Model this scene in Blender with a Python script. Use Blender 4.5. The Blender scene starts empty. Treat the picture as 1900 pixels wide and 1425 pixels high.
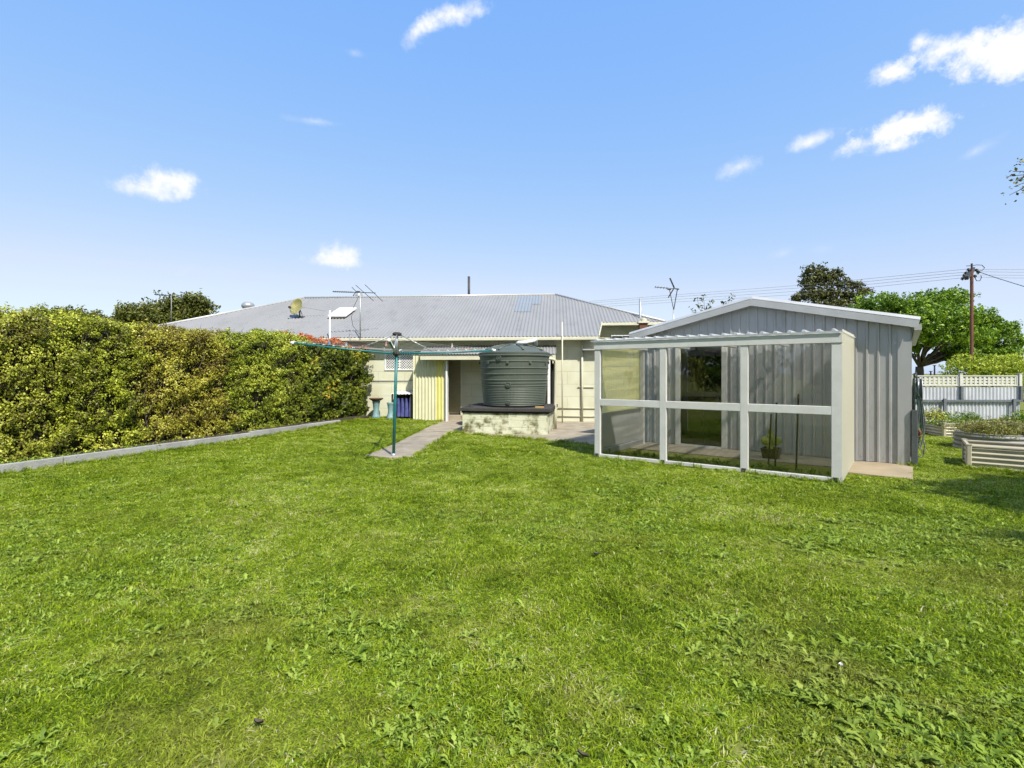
import bpy, math, random
import numpy as np
from mathutils import Vector
random.seed(7)
RS = np.random.RandomState(11)
F, CX, HY, CH = 930.0, 950.0, 692.0, 1.6     # photo focal length (px), centre column, horizon row, eye height
scene = bpy.context.scene
COL = scene.collection

def P(px, py, D): return ((px-CX)/F*D, D, CH-(py-HY)/F*D)
def G(px, py, z=0.0):
    D = F*(CH-z)/(py-HY)
    return ((px-CX)/F*D, D, z)
def sm(a, b, x):
    t = min(1, max(0, (x-a)/(b-a))); return t*t*(3-2*t)
def gz(x, y): return 0.13*sm(11, 16.5, y)*(1-sm(-5, 0, x))*(1 if y < 60 else 0)

# ------------------------------------------------------------------ materials
def newmat(name):
    m = bpy.data.materials.new(name); m.use_nodes = True
    nt = m.node_tree; nt.nodes.clear()
    out = nt.nodes.new('ShaderNodeOutputMaterial')
    return m, nt, out
def N(nt, typ, **kw):
    n = nt.nodes.new(typ)
    for k, v in kw.items(): setattr(n, k, v)
    return n
def ramp(nt, stops, interp='LINEAR'):
    r = nt.nodes.new('ShaderNodeValToRGB'); cr = r.color_ramp; cr.interpolation = interp
    while len(cr.elements) < len(stops): cr.elements.new(0.5)
    for e, (p, c) in zip(cr.elements, stops):
        e.position = p; e.color = (c[0], c[1], c[2], 1)
    return r
def coords(nt, space, scale=(1, 1, 1)):
    if space == 'world':
        g = N(nt, 'ShaderNodeNewGeometry'); o = g.outputs['Position']
    else:
        t = N(nt, 'ShaderNodeTexCoord'); o = t.outputs['Object']
    mp = N(nt, 'ShaderNodeMapping'); mp.inputs['Scale'].default_value = scale
    nt.links.new(o, mp.inputs['Vector']); return mp.outputs['Vector']
def M(name, c1, c2=None, scale=4.0, rough=0.7, metal=0.0, bump=0.0, bscale=None, stretch=(1, 1, 1), c3=None,
      stain=None, stain_lo=0.55, stain_hi=0.7, stain_scale=3.0, spec=0.4):
    """painted / cast / sheet surface with uneven tone, optional blotchy stain and bump"""
    m, nt, out = newmat(name); L = nt.links
    b = N(nt, 'ShaderNodeBsdfPrincipled'); L.new(b.outputs[0], out.inputs[0])
    b.inputs['Roughness'].default_value = rough; b.inputs['Metallic'].default_value = metal
    b.inputs['Specular IOR Level'].default_value = spec
    if c2 is None: c2 = tuple(x*0.82 for x in c1)
    v = coords(nt, 'world', stretch)
    n1 = N(nt, 'ShaderNodeTexNoise'); n1.inputs['Scale'].default_value = scale; n1.inputs['Detail'].default_value = 7
    n1.inputs['Roughness'].default_value = 0.62
    L.new(v, n1.inputs['Vector'])
    stops = [(0.3, c2), (0.68, c1)] if c3 is None else [(0.28, c2), (0.5, c1), (0.72, c3)]
    r = ramp(nt, stops); L.new(n1.outputs['Fac'], r.inputs[0]); colr = r.outputs[0]
    if stain:
        n2 = N(nt, 'ShaderNodeTexNoise'); n2.inputs['Scale'].default_value = stain_scale; n2.inputs['Detail'].default_value = 9
        n2.inputs['Roughness'].default_value = 0.7
        L.new(v, n2.inputs['Vector'])
        mr = N(nt, 'ShaderNodeMapRange'); mr.inputs['From Min'].default_value = stain_lo; mr.inputs['From Max'].default_value = stain_hi
        L.new(n2.outputs['Fac'], mr.inputs['Value'])
        mx = N(nt, 'ShaderNodeMix', data_type='RGBA'); L.new(mr.outputs[0], mx.inputs['Factor'])
        L.new(colr, mx.inputs['A']); mx.inputs['B'].default_value = (*stain, 1); colr = mx.outputs['Result']
    L.new(colr, b.inputs['Base Color'])
    if bump > 0:
        n3 = N(nt, 'ShaderNodeTexNoise'); n3.inputs['Scale'].default_value = bscale or scale*8; n3.inputs['Detail'].default_value = 6
        L.new(v, n3.inputs['Vector'])
        bp = N(nt, 'ShaderNodeBump'); bp.inputs['Strength'].default_value = bump; bp.inputs['Distance'].default_value = 0.02
        L.new(n3.outputs['Fac'], bp.inputs['Height']); L.new(bp.outputs[0], b.inputs['Normal'])
    return m
def leafmat(name, stops, trans=0.3, rough=0.45, spec=0.35, noise=None, patch=0.0, patch_scale=0.7):
    """tint attribute (one value per leaf) plus a slow world noise picks the leaf's own colour"""
    m, nt, out = newmat(name); L = nt.links
    b = N(nt, 'ShaderNodeBsdfPrincipled'); b.inputs['Roughness'].default_value = rough; b.inputs['Specular IOR Level'].default_value = spec
    a = N(nt, 'ShaderNodeAttribute', attribute_name='tint')
    fac = a.outputs['Fac']
    if patch > 0:
        v = coords(nt, 'world'); n1 = N(nt, 'ShaderNodeTexNoise'); n1.inputs['Scale'].default_value = patch_scale
        n1.inputs['Detail'].default_value = 3; L.new(v, n1.inputs['Vector'])
        s = N(nt, 'ShaderNodeMath', operation='SUBTRACT'); L.new(n1.outputs['Fac'], s.inputs[0]); s.inputs[1].default_value = 0.5
        mu = N(nt, 'ShaderNodeMath', operation='MULTIPLY_ADD'); L.new(s.outputs[0], mu.inputs[0]); mu.inputs[1].default_value = patch; L.new(fac, mu.inputs[2])
        fac = mu.outputs[0]
    r = ramp(nt, stops); L.new(fac, r.inputs[0]); L.new(r.outputs[0], b.inputs['Base Color'])
    t = N(nt, 'ShaderNodeBsdfTranslucent'); L.new(r.outputs[0], t.inputs[0])
    mx = N(nt, 'ShaderNodeMixShader'); mx.inputs[0].default_value = trans
    L.new(b.outputs[0], mx.inputs[1]); L.new(t.outputs[0], mx.inputs[2]); L.new(mx.outputs[0], out.inputs[0])
    return m

# ------------------------------------------------------------------ object helpers
def tag(o, label=None, cat=None, group=None, kind=None):
    if label: o['label'] = label
    if cat: o['category'] = cat
    if group: o['group'] = group
    if kind: o['kind'] = kind
    return o
def thing(name, label, cat, loc=(0, 0, 0), group=None):
    o = bpy.data.objects.new(name, None); COL.objects.link(o); o.location = loc
    o.empty_display_size = 0.2
    return tag(o, label, cat, group)
def org(o):
    v = Vector((0, 0, 0))
    while o is not None: v += Vector(o.location); o = o.parent
    return v
def link(name, me, mat, parent=None, smooth=False):
    o = bpy.data.objects.new(name, me); COL.objects.link(o)
    if mat: me.materials.append(mat)
    if smooth: me.polygons.foreach_set('use_smooth', [True]*len(me.polygons))
    if parent is not None: o.parent = parent
    return o
def dup(o, d, parent=None):
    c = o.copy(); COL.objects.link(c)
    if parent is not None: c.parent = parent
    else: c.location = (o.location[0]+d[0], o.location[1]+d[1], o.location[2]+d[2])
    for ch in list(o.children): dup(ch, d, c)
    return c
class MB:
    def __init__(s): s.v = []; s.f = []
    def add(s, vs, fs):
        n = len(s.v); s.v += [tuple(p) for p in vs]; s.f += [tuple(i+n for i in f) for f in fs]; return s
    def box(s, a, b):
        x0, y0, z0 = a; x1, y1, z1 = b
        return s.obox(((x0+x1)/2, (y0+y1)/2, (z0+z1)/2), (abs(x1-x0)/2, abs(y1-y0)/2, abs(z1-z0)/2))
    def obox(s, c, h, ux=(1, 0, 0), uy=(0, 1, 0), uz=(0, 0, 1), bev=0.0):
        c = Vector(c); ux = Vector(ux); uy = Vector(uy); uz = Vector(uz)
        if bev <= 0:
            vs = [c+ux*h[0]*i+uy*h[1]*j+uz*h[2]*k for i in (-1, 1) for j in (-1, 1) for k in (-1, 1)]
            return s.add(vs, [(0, 1, 3, 2), (4, 6, 7, 5), (0, 4, 5, 1), (2, 3, 7, 6), (0, 2, 6, 4), (1, 5, 7, 3)])
        ex = max(h); ax = list(h).index(ex)      # bevel the long edges
        o = [i for i in range(3) if i != ax]; U = [ux, uy, uz]
        p, q = h[o[0]], h[o[1]]; e = bev
        ring = [(p-e, -q), (p, -q+e), (p, q-e), (p-e, q), (-p+e, q), (-p, q-e), (-p, -q+e), (-p+e, -q)]
        vs = [c+U[ax]*ex*k+U[o[0]]*a+U[o[1]]*b for k in (-1, 1) for a, b in ring]
        fs = [(i, (i+1) % 8, 8+(i+1) % 8, 8+i) for i in range(8)]+[tuple(range(7, -1, -1)), tuple(range(8, 16))]
        return s.add(vs, fs)
    def tube(s, pts, r, n=10, cap=True):
        pts = [Vector(p) for p in pts]
        rr = r if isinstance(r, (list, tuple)) else [r]*len(pts)
        vs = []; ref = None
        for i, p in enumerate(pts):
            d = (pts[min(i+1, len(pts)-1)]-pts[max(i-1, 0)]).normalized()
            if ref is None: ref = Vector((0, 0, 1)) if abs(d.z) < 0.9 else Vector((1, 0, 0))
            a = d.cross(ref).normalized(); b = a.cross(d).normalized(); ref = b
            for k in range(n):
                t = 2*math.pi*k/n; vs.append(p+(a*math.cos(t)+b*math.sin(t))*rr[i])
        fs = []
        for i in range(len(pts)-1):
            for k in range(n):
                fs.append((i*n+k, i*n+(k+1) % n, (i+1)*n+(k+1) % n, (i+1)*n+k))
        if cap: fs += [tuple(range(n-1, -1, -1)), tuple(range((len(pts)-1)*n, len(pts)*n))]
        return s.add(vs, fs)
    def lathe(s, c, prof, n=48, ax=(0, 0, 1)):
        ax = Vector(ax).normalized(); ref = Vector((1, 0, 0)) if abs(ax.x) < 0.9 else Vector((0, 1, 0))
        a = ax.cross(ref).normalized(); b = ax.cross(a); c = Vector(c)
        vs = [c+ax*h+(a*math.cos(2*math.pi*k/n)+b*math.sin(2*math.pi*k/n))*r for r, h in prof for k in range(n)]
        fs = [(i*n+k, i*n+(k+1) % n, (i+1)*n+(k+1) % n, (i+1)*n+k) for i in range(len(prof)-1) for k in range(n)]
        return s.add(vs, fs)
    def prism(s, poly, z0, z1):
        n = len(poly)
        vs = [(x, y, (z0(x, y) if callable(z0) else z0)) for x, y in poly]+[(x, y, (z1(x, y) if callable(z1) else z1)) for x, y in poly]
        return s.add(vs, [tuple(range(n-1, -1, -1)), tuple(range(n, 2*n))]+[(i, (i+1) % n, n+(i+1) % n, n+i) for i in range(n)])
    def sheet(s, o, u, v, w, nrm, lo, hi, prof, rows=1, u0=0.0):
        """profiled sheet: columns every step of prof(t)=offset along nrm; lo(t), hi(t) limits along v"""
        o = Vector(o); u = Vector(u); v = Vector(v); nrm = Vector(nrm)
        ts = prof(u0, w); vs = []; nr = rows+1
        for t, d in ts:
            a, b = lo(t), hi(t)
            for k in range(nr): vs.append(o+u*t+v*(a+(b-a)*k/rows)+nrm*d)
        fs = [(i*nr+k, (i+1)*nr+k, (i+1)*nr+k+1, i*nr+k+1) for i in range(len(ts)-1) for k in range(rows)]
        return s.add(vs, fs)
    def build(s, name, mat, parent=None, smooth=False, label=None):
        o0 = org(parent) if parent is not None else Vector((0, 0, 0))
        me = bpy.data.meshes.new(name); me.from_pydata([tuple(Vector(p)-o0) for p in s.v], [], s.f); me.validate(); me.update()
        ob = link(name, me, mat, parent, smooth)
        if label: ob['label'] = label
        return ob
    def build_top(s, name, mat, smooth=False):
        """top-level single mesh with its origin at its base centre"""
        c = Vector((sum(p[0] for p in s.v)/len(s.v), sum(p[1] for p in s.v)/len(s.v), min(p[2] for p in s.v)))
        me = bpy.data.meshes.new(name); me.from_pydata([tuple(Vector(p)-c) for p in s.v], [], s.f); me.validate(); me.update()
        ob = link(name, me, mat, None, smooth); ob.location = c; return ob
def sine(pitch, amp, seg=8):
    def f(a, w):
        n = int(round((w-a)/pitch*seg)); return [(a+(w-a)*i/n, amp*math.sin(2*math.pi*(a+(w-a)*i/n)/pitch)) for i in range(n+1)]
    return f
def ribs(pitch, top=0.022, foot=0.042, hgt=0.024):
    def f(a, w):
        out = [(a, 0)]; k = math.ceil(a/pitch-0.5)
        while True:
            c = (k+0.5)*pitch
            if c+foot/2 > w: break
            if c-foot/2 > a:
                # two shallow pan creases then the rib
                for t, d in ((-foot/2, 0), (-top/2, hgt), (top/2, hgt), (foot/2, 0)): out.append((c+t, d))
            k += 1
        out.append((w, 0)); return out
    return f

# ------------------------------------------------------------------ foliage
def leafmesh(name, C, Nrm, size, mat, parent=None, tint=None, aspect=0.5, jit=0.7, label=None):
    """one small folded leaf per centre, mesh of quads, with a tint value per leaf"""
    C = np.asarray(C, float); n = len(C); Nrm = np.asarray(Nrm, float)
    nn = Nrm+RS.normal(0, jit, (n, 3)); nn /= np.linalg.norm(nn, axis=1)[:, None]+1e-9
    r = RS.normal(0, 1, (n, 3)); a = np.cross(nn, r); a /= np.linalg.norm(a, axis=1)[:, None]+1e-9
    b = np.cross(nn, a); sz = size*(0.65+0.7*RS.rand(n))[:, None]
    V = np.empty((n, 4, 3))
    V[:, 0] = C-a*sz*0.5; V[:, 2] = C+a*sz*0.5
    V[:, 1] = C+b*sz*0.5*aspect+nn*sz*0.12; V[:, 3] = C-b*sz*0.5*aspect+nn*sz*0.12
    if parent is not None: V -= np.array(org(parent))
    me = bpy.data.meshes.new(name)
    me.vertices.add(n*4); me.vertices.foreach_set('co', V.reshape(-1))
    me.loops.add(n*4); me.loops.foreach_set('vertex_index', np.arange(n*4, dtype=np.int32))
    me.polygons.add(n); me.polygons.foreach_set('loop_start', np.arange(0, n*4, 4, dtype=np.int32))
    me.update(calc_edges=True)
    at = me.attributes.new('tint', 'FLOAT', 'POINT')
    if tint is None: tint = RS.rand(n)
    at.data.foreach_set('value', np.repeat(np.clip(tint, 0, 1), 4).astype(np.float32))
    o = link(name, me, mat, parent)
    if label: o['label'] = label
    return o
class WN:
    """cheap smooth noise, sum of random waves"""
    def __init__(s, seed, freq, n=14):
        r = np.random.RandomState(seed); d = r.normal(0, 1, (n, 3)); d /= np.linalg.norm(d, axis=1)[:, None]
        s.k = d*freq*(0.5+r.rand(n)*1.2)[:, None]*2*math.pi; s.p = r.rand(n)*6.28
    def __call__(s, X): return np.sin(np.asarray(X)@s.k.T+s.p).sum(1)/math.sqrt(len(s.p)/2)
def clumps(C, Nr, per, rad, flat=0.6):
    """scatter leaves round clump centres; returns centres, normals, clump index"""
    C = np.repeat(C, per, 0); Nr = np.repeat(Nr, per, 0); n = len(C)
    d = RS.normal(0, 1, (n, 3)); d /= np.linalg.norm(d, axis=1)[:, None]
    rr = rad*(0.35+0.65*RS.rand(n))[:, None]
    return C+d*rr, d*0.8+Nr*flat, np.repeat(np.arange(n//per), per)
def lobes(spec, nclump, per, rad, seed=0, gap=0.0, shell=0.55):
    """spec: ellipsoids (cx,cy,cz,rx,ry,rz). clumps near their surfaces, thinned by noise"""
    r = np.random.RandomState(seed); S = np.array(spec, float); wgt = (S[:, 3]*S[:, 5]); wgt /= wgt.sum()
    k = r.choice(len(S), nclump, p=wgt); d = r.normal(0, 1, (nclump, 3)); d /= np.linalg.norm(d, axis=1)[:, None]
    t = (shell+(1-shell)*r.rand(nclump)**0.6)[:, None]
    n1 = WN(seed+1, 0.9/np.mean(S[:, 3])); n2 = WN(seed+2, 2.6/np.mean(S[:, 3]))
    disp = (1+0.15*n1(d*S[k, 3:6]+S[k, :3])+0.12*n2(d*S[k, 3:6]+S[k, :3]))[:, None]
    C = S[k, :3]+d*S[k, 3:6]*t*disp
    if gap > 0:
        keep = n2(C*1.0+3.1) > (-1.2+gap*1.2*r.rand(nclump)); C = C[keep]; d = d[keep]
    return clumps(C, d, per, rad)

# ------------------------------------------------------------------ camera, light, sky
cam = bpy.data.cameras.new('camera'); cam_o = bpy.data.objects.new('camera', cam); COL.objects.link(cam_o)
cam_o.location = (0, 0, CH); cam_o.rotation_euler = (math.radians(90), 0, 0)
cam.sensor_width = 36; cam.lens = 36*F/1900; cam.shift_y = -(712.5-HY)/1900; cam.clip_end = 3000; cam.clip_start = 0.05
scene.camera = cam_o
SUN_EL, SUN_DIR = math.radians(50), (0.46, -0.888)
sd = Vector((SUN_DIR[0]*math.cos(SUN_EL), SUN_DIR[1]*math.cos(SUN_EL), math.sin(SUN_EL))).normalized()
sl = bpy.data.lights.new('sun', 'SUN'); sl.energy = 3.25; sl.angle = math.radians(0.9); sl.color = (1, 0.95, 0.86)
so = bpy.data.objects.new('sun', sl); COL.objects.link(so); so.location = (20, -20, 30); so.rotation_euler = sd.to_track_quat('Z', 'Y').to_euler()

w = bpy.data.worlds.new('World'); scene.world = w; w.use_nodes = True
nt = w.node_tree; nt.nodes.clear(); L = nt.links
wo = N(nt, 'ShaderNodeOutputWorld'); bg = N(nt, 'ShaderNodeBackground'); L.new(bg.outputs[0], wo.inputs[0]); bg.inputs[1].default_value = 0.145
sky = N(nt, 'ShaderNodeTexSky', sky_type='NISHITA'); sky.sun_disc = False; sky.sun_elevation = SUN_EL
sky.sun_rotation = math.atan2(SUN_DIR[0], SUN_DIR[1]); sky.air_density = 1.0; sky.dust_density = 0.6; sky.ozone_density = 1.6; sky.altitude = 0
tc = N(nt, 'ShaderNodeTexCoord'); gen = tc.outputs['Generated']
nz = N(nt, 'ShaderNodeTexNoise'); nz.inputs['Scale'].default_value = 9; nz.inputs['Detail'].default_value = 8; nz.inputs['Roughness'].default_value = 0.6
L.new(gen, nz.inputs['Vector'])
nz2 = N(nt, 'ShaderNodeTexNoise'); nz2.inputs['Scale'].default_value = 34; nz2.inputs['Detail'].default_value = 8; nz2.inputs['Roughness'].default_value = 0.65
L.new(gen, nz2.inputs['Vector'])
def vm(op, a=None, b=None):
    n = N(nt, 'ShaderNodeVectorMath', operation=op)
    for i, x in enumerate((a, b)):
        if x is None: continue
        if isinstance(x, (tuple, Vector)): n.inputs[i].default_value = tuple(x)
        else: L.new(x, n.inputs[i])
    return n
def mm(op, a, b=None, c=None, clamp=False):
    n = N(nt, 'ShaderNodeMath', operation=op); n.use_clamp = clamp
    for i, x in enumerate((a, b, c)):
        if x is None: continue
        if isinstance(x, (int, float)): n.inputs[i].default_value = x
        else: L.new(x, n.inputs[i])
    return n.outputs[0]
fine = mm('ADD', mm('MULTIPLY', mm('SUBTRACT', nz2.outputs['Fac'], 0.5), 2.1), mm('MULTIPLY', mm('SUBTRACT', nz.outputs['Fac'], 0.5), 1.6))
clouds = [(838, 26, 66, 19, 14, .95), (775, 55, 42, 18, 48, .85), (1852, 92, 70, 42, -6, 1.5), (1760, 92, 64, 26, 2, 1.2), (1706, 75, 16, 14, -30, .8), (1880, 118, 30, 26, 0, 1.0), (1656, 137, 40, 19, -4, 1.2),
          (1690, 232, 74, 27, -3, 1.5), (1640, 252, 66, 16, 8, 1.0), (1662, 270, 44, 12, 0, .9), (1505, 262, 44, 13, 8, .75), (1374, 309, 38, 18, 5, .6), (322, 336, 50, 25, 4, 1.1), (275, 352, 56, 16, 4, .7),
          (632, 472, 38, 22, 0, 1.0), (625, 487, 64, 11, 0, .7), (585, 225, 46, 8, 2, .42), (658, 98, 22, 9, 0, .34), (1450, 470, 34, 12, 12, .24), (1525, 462, 28, 10, 0, .2), (345, 503, 22, 12, 30, .2), (1812, 280, 44, 11, 22, .3)]
tot = None
for (px, py, rw, rh, ang, op) in clouds:
    c = Vector(((px-CX)/F, 1, -(py-HY)/F)); sc = c.length; c.normalize()
    r = c.cross(Vector((0, 0, 1))).normalized(); u = r.cross(c)
    t = math.radians(ang); r2 = r*math.cos(t)+u*math.sin(t); u2 = u*math.cos(t)-r*math.sin(t)
    df = vm('SUBTRACT', gen, c).outputs[0]
    a = vm('DOT_PRODUCT', df, r2/(rw*1.22/F/sc)).outputs['Value']; b = vm('DOT_PRODUCT', df, u2/(rh*1.22/F/sc)).outputs['Value']
    e = mm('SQRT', mm('ADD', mm('MULTIPLY', a, a), mm('MULTIPLY', b, b)))
    k = mm('MULTIPLY', mm('ADD', mm('SUBTRACT', 1.0, e), mm('MULTIPLY', fine, 0.85)), op*.9, clamp=True)
    fr = mm('GREATER_THAN', vm('DOT_PRODUCT', gen, c).outputs['Value'], 0.5)
    k = mm('MULTIPLY', k, fr)
    tot = k if tot is None else mm('SUBTRACT', mm('ADD', tot, k), mm('MULTIPLY', tot, k))
mr = N(nt, 'ShaderNodeMapRange', interpolation_type='SMOOTHSTEP'); L.new(tot, mr.inputs[0]); mr.inputs['From Min'].default_value = 0.0; mr.inputs['From Max'].default_value = 1.0
mx = N(nt, 'ShaderNodeMix', data_type='RGBA')
hs = N(nt, 'ShaderNodeHueSaturation'); hs.inputs['Saturation'].default_value = 1.0; hs.inputs['Value'].default_value = 1.0; hs.inputs['Hue'].default_value = 0.5
sx_n = N(nt, 'ShaderNodeSeparateColor'); cx_n = N(nt, 'ShaderNodeCombineColor'); L.new(sky.outputs[0], sx_n.inputs[0])
for ch, (ref, val, ex) in enumerate(((1.0, .78, .86), (1.6, 1.51, .46), (2.8, 3.02, .04))):      # softer blue-to-pale fall towards the horizon
    q_ = mm('MULTIPLY', mm('POWER', mm('DIVIDE', sx_n.outputs[ch], ref), ex), val)
    if ch == 0: q0_ = q_
    else:
        L.new(q_, cx_n.inputs[ch])
        if ch == 1: L.new(mm('MINIMUM', q0_, mm('MULTIPLY', q_, .84)), cx_n.inputs[0])
L.new(cx_n.outputs[0], hs.inputs['Color'])
L.new(mr.outputs[0], mx.inputs['Factor']); L.new(hs.outputs[0], mx.inputs['A']); mx.inputs['B'].default_value = (3.3, 3.32, 3.4, 1)
L.new(mx.outputs['Result'], bg.inputs[0])
scene.view_settings.view_transform = 'Standard'; scene.view_settings.look = 'None'
scene.view_settings.exposure = 1.15; scene.view_settings.gamma = 1.0
scene.cycles.max_bounces = 6; scene.cycles.diffuse_bounces = 2; scene.cycles.use_adaptive_sampling = True; scene.cycles.adaptive_threshold = 0.03; scene.cycles.transparent_max_bounces = 12; scene.cycles.glossy_bounces = 3

# ------------------------------------------------------------------ shared materials
m_cream = M('cream_wall_paint', (.66, .66, .50), (.58, .58, .42), scale=1.6, rough=.75, bump=.12, bscale=30)
m_creamtrim = M('cream_trim_paint', (.58, .56, .42), (.50, .48, .36), scale=3, rough=.5)
m_roof = M('galvanised_roof', (.245, .242, .236), (.215, .212, .206), scale=.9, rough=.5, metal=.0, stretch=(1, .35, 1), stain=(.17, .165, .16), stain_lo=.52, stain_hi=.8, stain_scale=2.2, spec=.25)
m_roofblue = M('translucent_roof_sheet', (.222, .24, .255), (.205, .222, .235), scale=2, rough=.4)
m_shed = M('zincalume_sheet', (.40, .40, .395), (.33, .33, .325), scale=1.4, rough=.42, metal=.25, stretch=(1, 1, .3), bump=.05, bscale=6, stain=(.22, .22, .22), stain_lo=.55, stain_hi=.8, stain_scale=2.5)
m_shedtrim = M('zinc_trim', (.46, .46, .45), (.38, .38, .37), scale=2, rough=.4, metal=.2)
m_white = M('white_timber_paint', (.56, .55, .515), (.49, .48, .445), scale=5, rough=.55, bump=.12, bscale=50, stretch=(1, 1, 1))
m_whitebright = M('white_plastic', (.78, .78, .76), rough=.4)
m_concrete = M('concrete', (.28, .24, .18), (.20, .17, .12), scale=2.4, rough=.9, bump=.35, bscale=60, c3=(.36, .315, .24), stain=(.17, .15, .11), stain_lo=.56, stain_hi=.75, stain_scale=1.6)
m_sleeper = M('weathered_concrete_sleeper', (.30, .30, .29), (.20, .20, .19), scale=2.5, rough=.9, bump=.4, bscale=40, c3=(.38, .38, .36), stain=(.12, .12, .09), stain_lo=.55, stain_hi=.75, stain_scale=5)
m_block = M('mossy_painted_block', (.60, .60, .45), (.48, .49, .34), scale=3, rough=.85, bump=.5, bscale=30, stain=(.12, .11, .04), stain_lo=.47, stain_hi=.60, stain_scale=2.6)
m_slab = M('dark_stained_slab', (.055, .05, .045), (.035, .03, .03), scale=6, rough=.85, bump=.6, bscale=40, stain=(.35, .34, .28), stain_lo=.66, stain_hi=.72, stain_scale=9)
m_tank = M('green_poly_tank', (.085, .10, .08), (.068, .08, .063), scale=2, rough=.52, stain=(.15, .17, .13), stain_lo=.6, stain_hi=.85, stain_scale=3, spec=.45)
m_teal = M('teal_pipe_paint', (.025, .17, .17), (.02, .12, .13), scale=9, rough=.4, stain=(.16, .2, .2), stain_lo=.66, stain_hi=.74, stain_scale=25)
m_steel = M('galvanised_steel', (.45, .46, .46), (.32, .33, .33), scale=8, rough=.4, metal=.5)
m_darkmetal = M('dark_metal', (.05, .05, .05), (.03, .03, .03), scale=8, rough=.5)
m_black = M('black_plastic', (.02, .02, .02), rough=.5)
m_rust = M('rusty_steel', (.16, .06, .03), (.08, .035, .02), scale=3, rough=.8, bump=.3)
m_bark = M('bark', (.10, .08, .06), (.05, .04, .03), scale=6, rough=.9, bump=.6)
m_soil = M('garden_soil', (.06, .045, .03), (.03, .022, .015), scale=9, rough=1, bump=.7, bscale=40)
m_yellow = M('yellow_corrugated_paint', (.60, .59, .40), (.52, .51, .33), scale=3, rough=.5)
m_dark = M('painted_deep_shade', (.02, .02, .018), rough=.9)  # near-black colour standing in for deep shade
m_olive = M('olive_screen_door', (.33, .30, .17), (.28, .25, .14), scale=3, rough=.7)
m_fencesheet = M('galvanised_fence_sheet', (.52, .53, .56), (.42, .43, .46), scale=1.6, rough=.45, metal=.1, stain=(.32, .32, .33), stain_lo=.56, stain_hi=.78)
m_fencerail = M('grey_timber_rail', (.14, .15, .16), (.09, .10, .11), scale=6, rough=.8, bump=.4)
m_lattice = M('cream_lattice_paint', (.52, .51, .46), (.44, .43, .38), scale=6, rough=.7)
m_bed = M('cream_steel_bed', (.44, .40, .29), (.36, .33, .24), scale=3, rough=.4)
m_wire = M('weathered_wire', (.25, .25, .24), rough=.6)
m_pole = M('rusty_stobie_steel', (.14, .05, .03), (.09, .035, .022), scale=2, rough=.8)

def glassmat(name, tint, refl_add, rough=0.0):
    m, nt, out = newmat(name); L = nt.links
    tr = N(nt, 'ShaderNodeBsdfTransparent'); tr.inputs[0].default_value = (*tint, 1)
    gl = N(nt, 'ShaderNodeBsdfGlossy'); gl.inputs['Roughness'].default_value = rough; gl.inputs['Color'].default_value = (1, 1, 1, 1)
    fr = N(nt, 'ShaderNodeFresnel'); fr.inputs['IOR'].default_value = 1.5
    a = N(nt, 'ShaderNodeMath', operation='ADD'); L.new(fr.outputs[0], a.inputs[0]); a.inputs[1].default_value = refl_add; a.use_clamp = True
    mx = N(nt, 'ShaderNodeMixShader'); L.new(a.outputs[0], mx.inputs[0]); L.new(tr.outputs[0], mx.inputs[1]); L.new(gl.outputs[0], mx.inputs[2]); L.new(mx.outputs[0], out.inputs[0])
    return m
m_pane = glassmat('clear_glass', (.95, .955, .945), .0, .0)
m_doorglass = glassmat('tinted_door_glass', (.34, .35, .32), .05, .0)
def polymat(name, c, tfac, wave=None):
    """translucent corrugated plastic; wave = (direction, pitch) of clearer bands added to cast light stripes"""
    m, nt, out = newmat(name); L = nt.links
    b = N(nt, 'ShaderNodeBsdfPrincipled'); b.inputs['Base Color'].default_value = (*c, 1); b.inputs['Roughness'].default_value = .3
    tl = N(nt, 'ShaderNodeBsdfTranslucent'); tl.inputs[0].default_value = (*c, 1)
    m1 = N(nt, 'ShaderNodeMixShader'); m1.inputs[0].default_value = .45; L.new(b.outputs[0], m1.inputs[1]); L.new(tl.outputs[0], m1.inputs[2])
    tr = N(nt, 'ShaderNodeBsdfTransparent')
    m2 = N(nt, 'ShaderNodeMixShader'); m2.inputs[0].default_value = tfac; L.new(m1.outputs[0], m2.inputs[1]); L.new(tr.outputs[0], m2.inputs[2]); L.new(m2.outputs[0], out.inputs[0])
    if wave:
        g = N(nt, 'ShaderNodeNewGeometry'); d = N(nt, 'ShaderNodeVectorMath', operation='DOT_PRODUCT'); L.new(g.outputs['Position'], d.inputs[0])
        d.inputs[1].default_value = tuple(Vector(wave[0])*(2*math.pi/wave[1]))
        s = N(nt, 'ShaderNodeMath', operation='SINE'); L.new(d.outputs['Value'], s.inputs[0])
        mr = N(nt, 'ShaderNodeMapRange'); L.new(s.outputs[0], mr.inputs[0]); mr.inputs['From Min'].default_value = -.8; mr.inputs['From Max'].default_value = .8
        mr.inputs['To Min'].default_value = tfac*.75; mr.inputs['To Max'].default_value = min(1, tfac*1.2); L.new(mr.outputs[0], m2.inputs[0])
    return m

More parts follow.
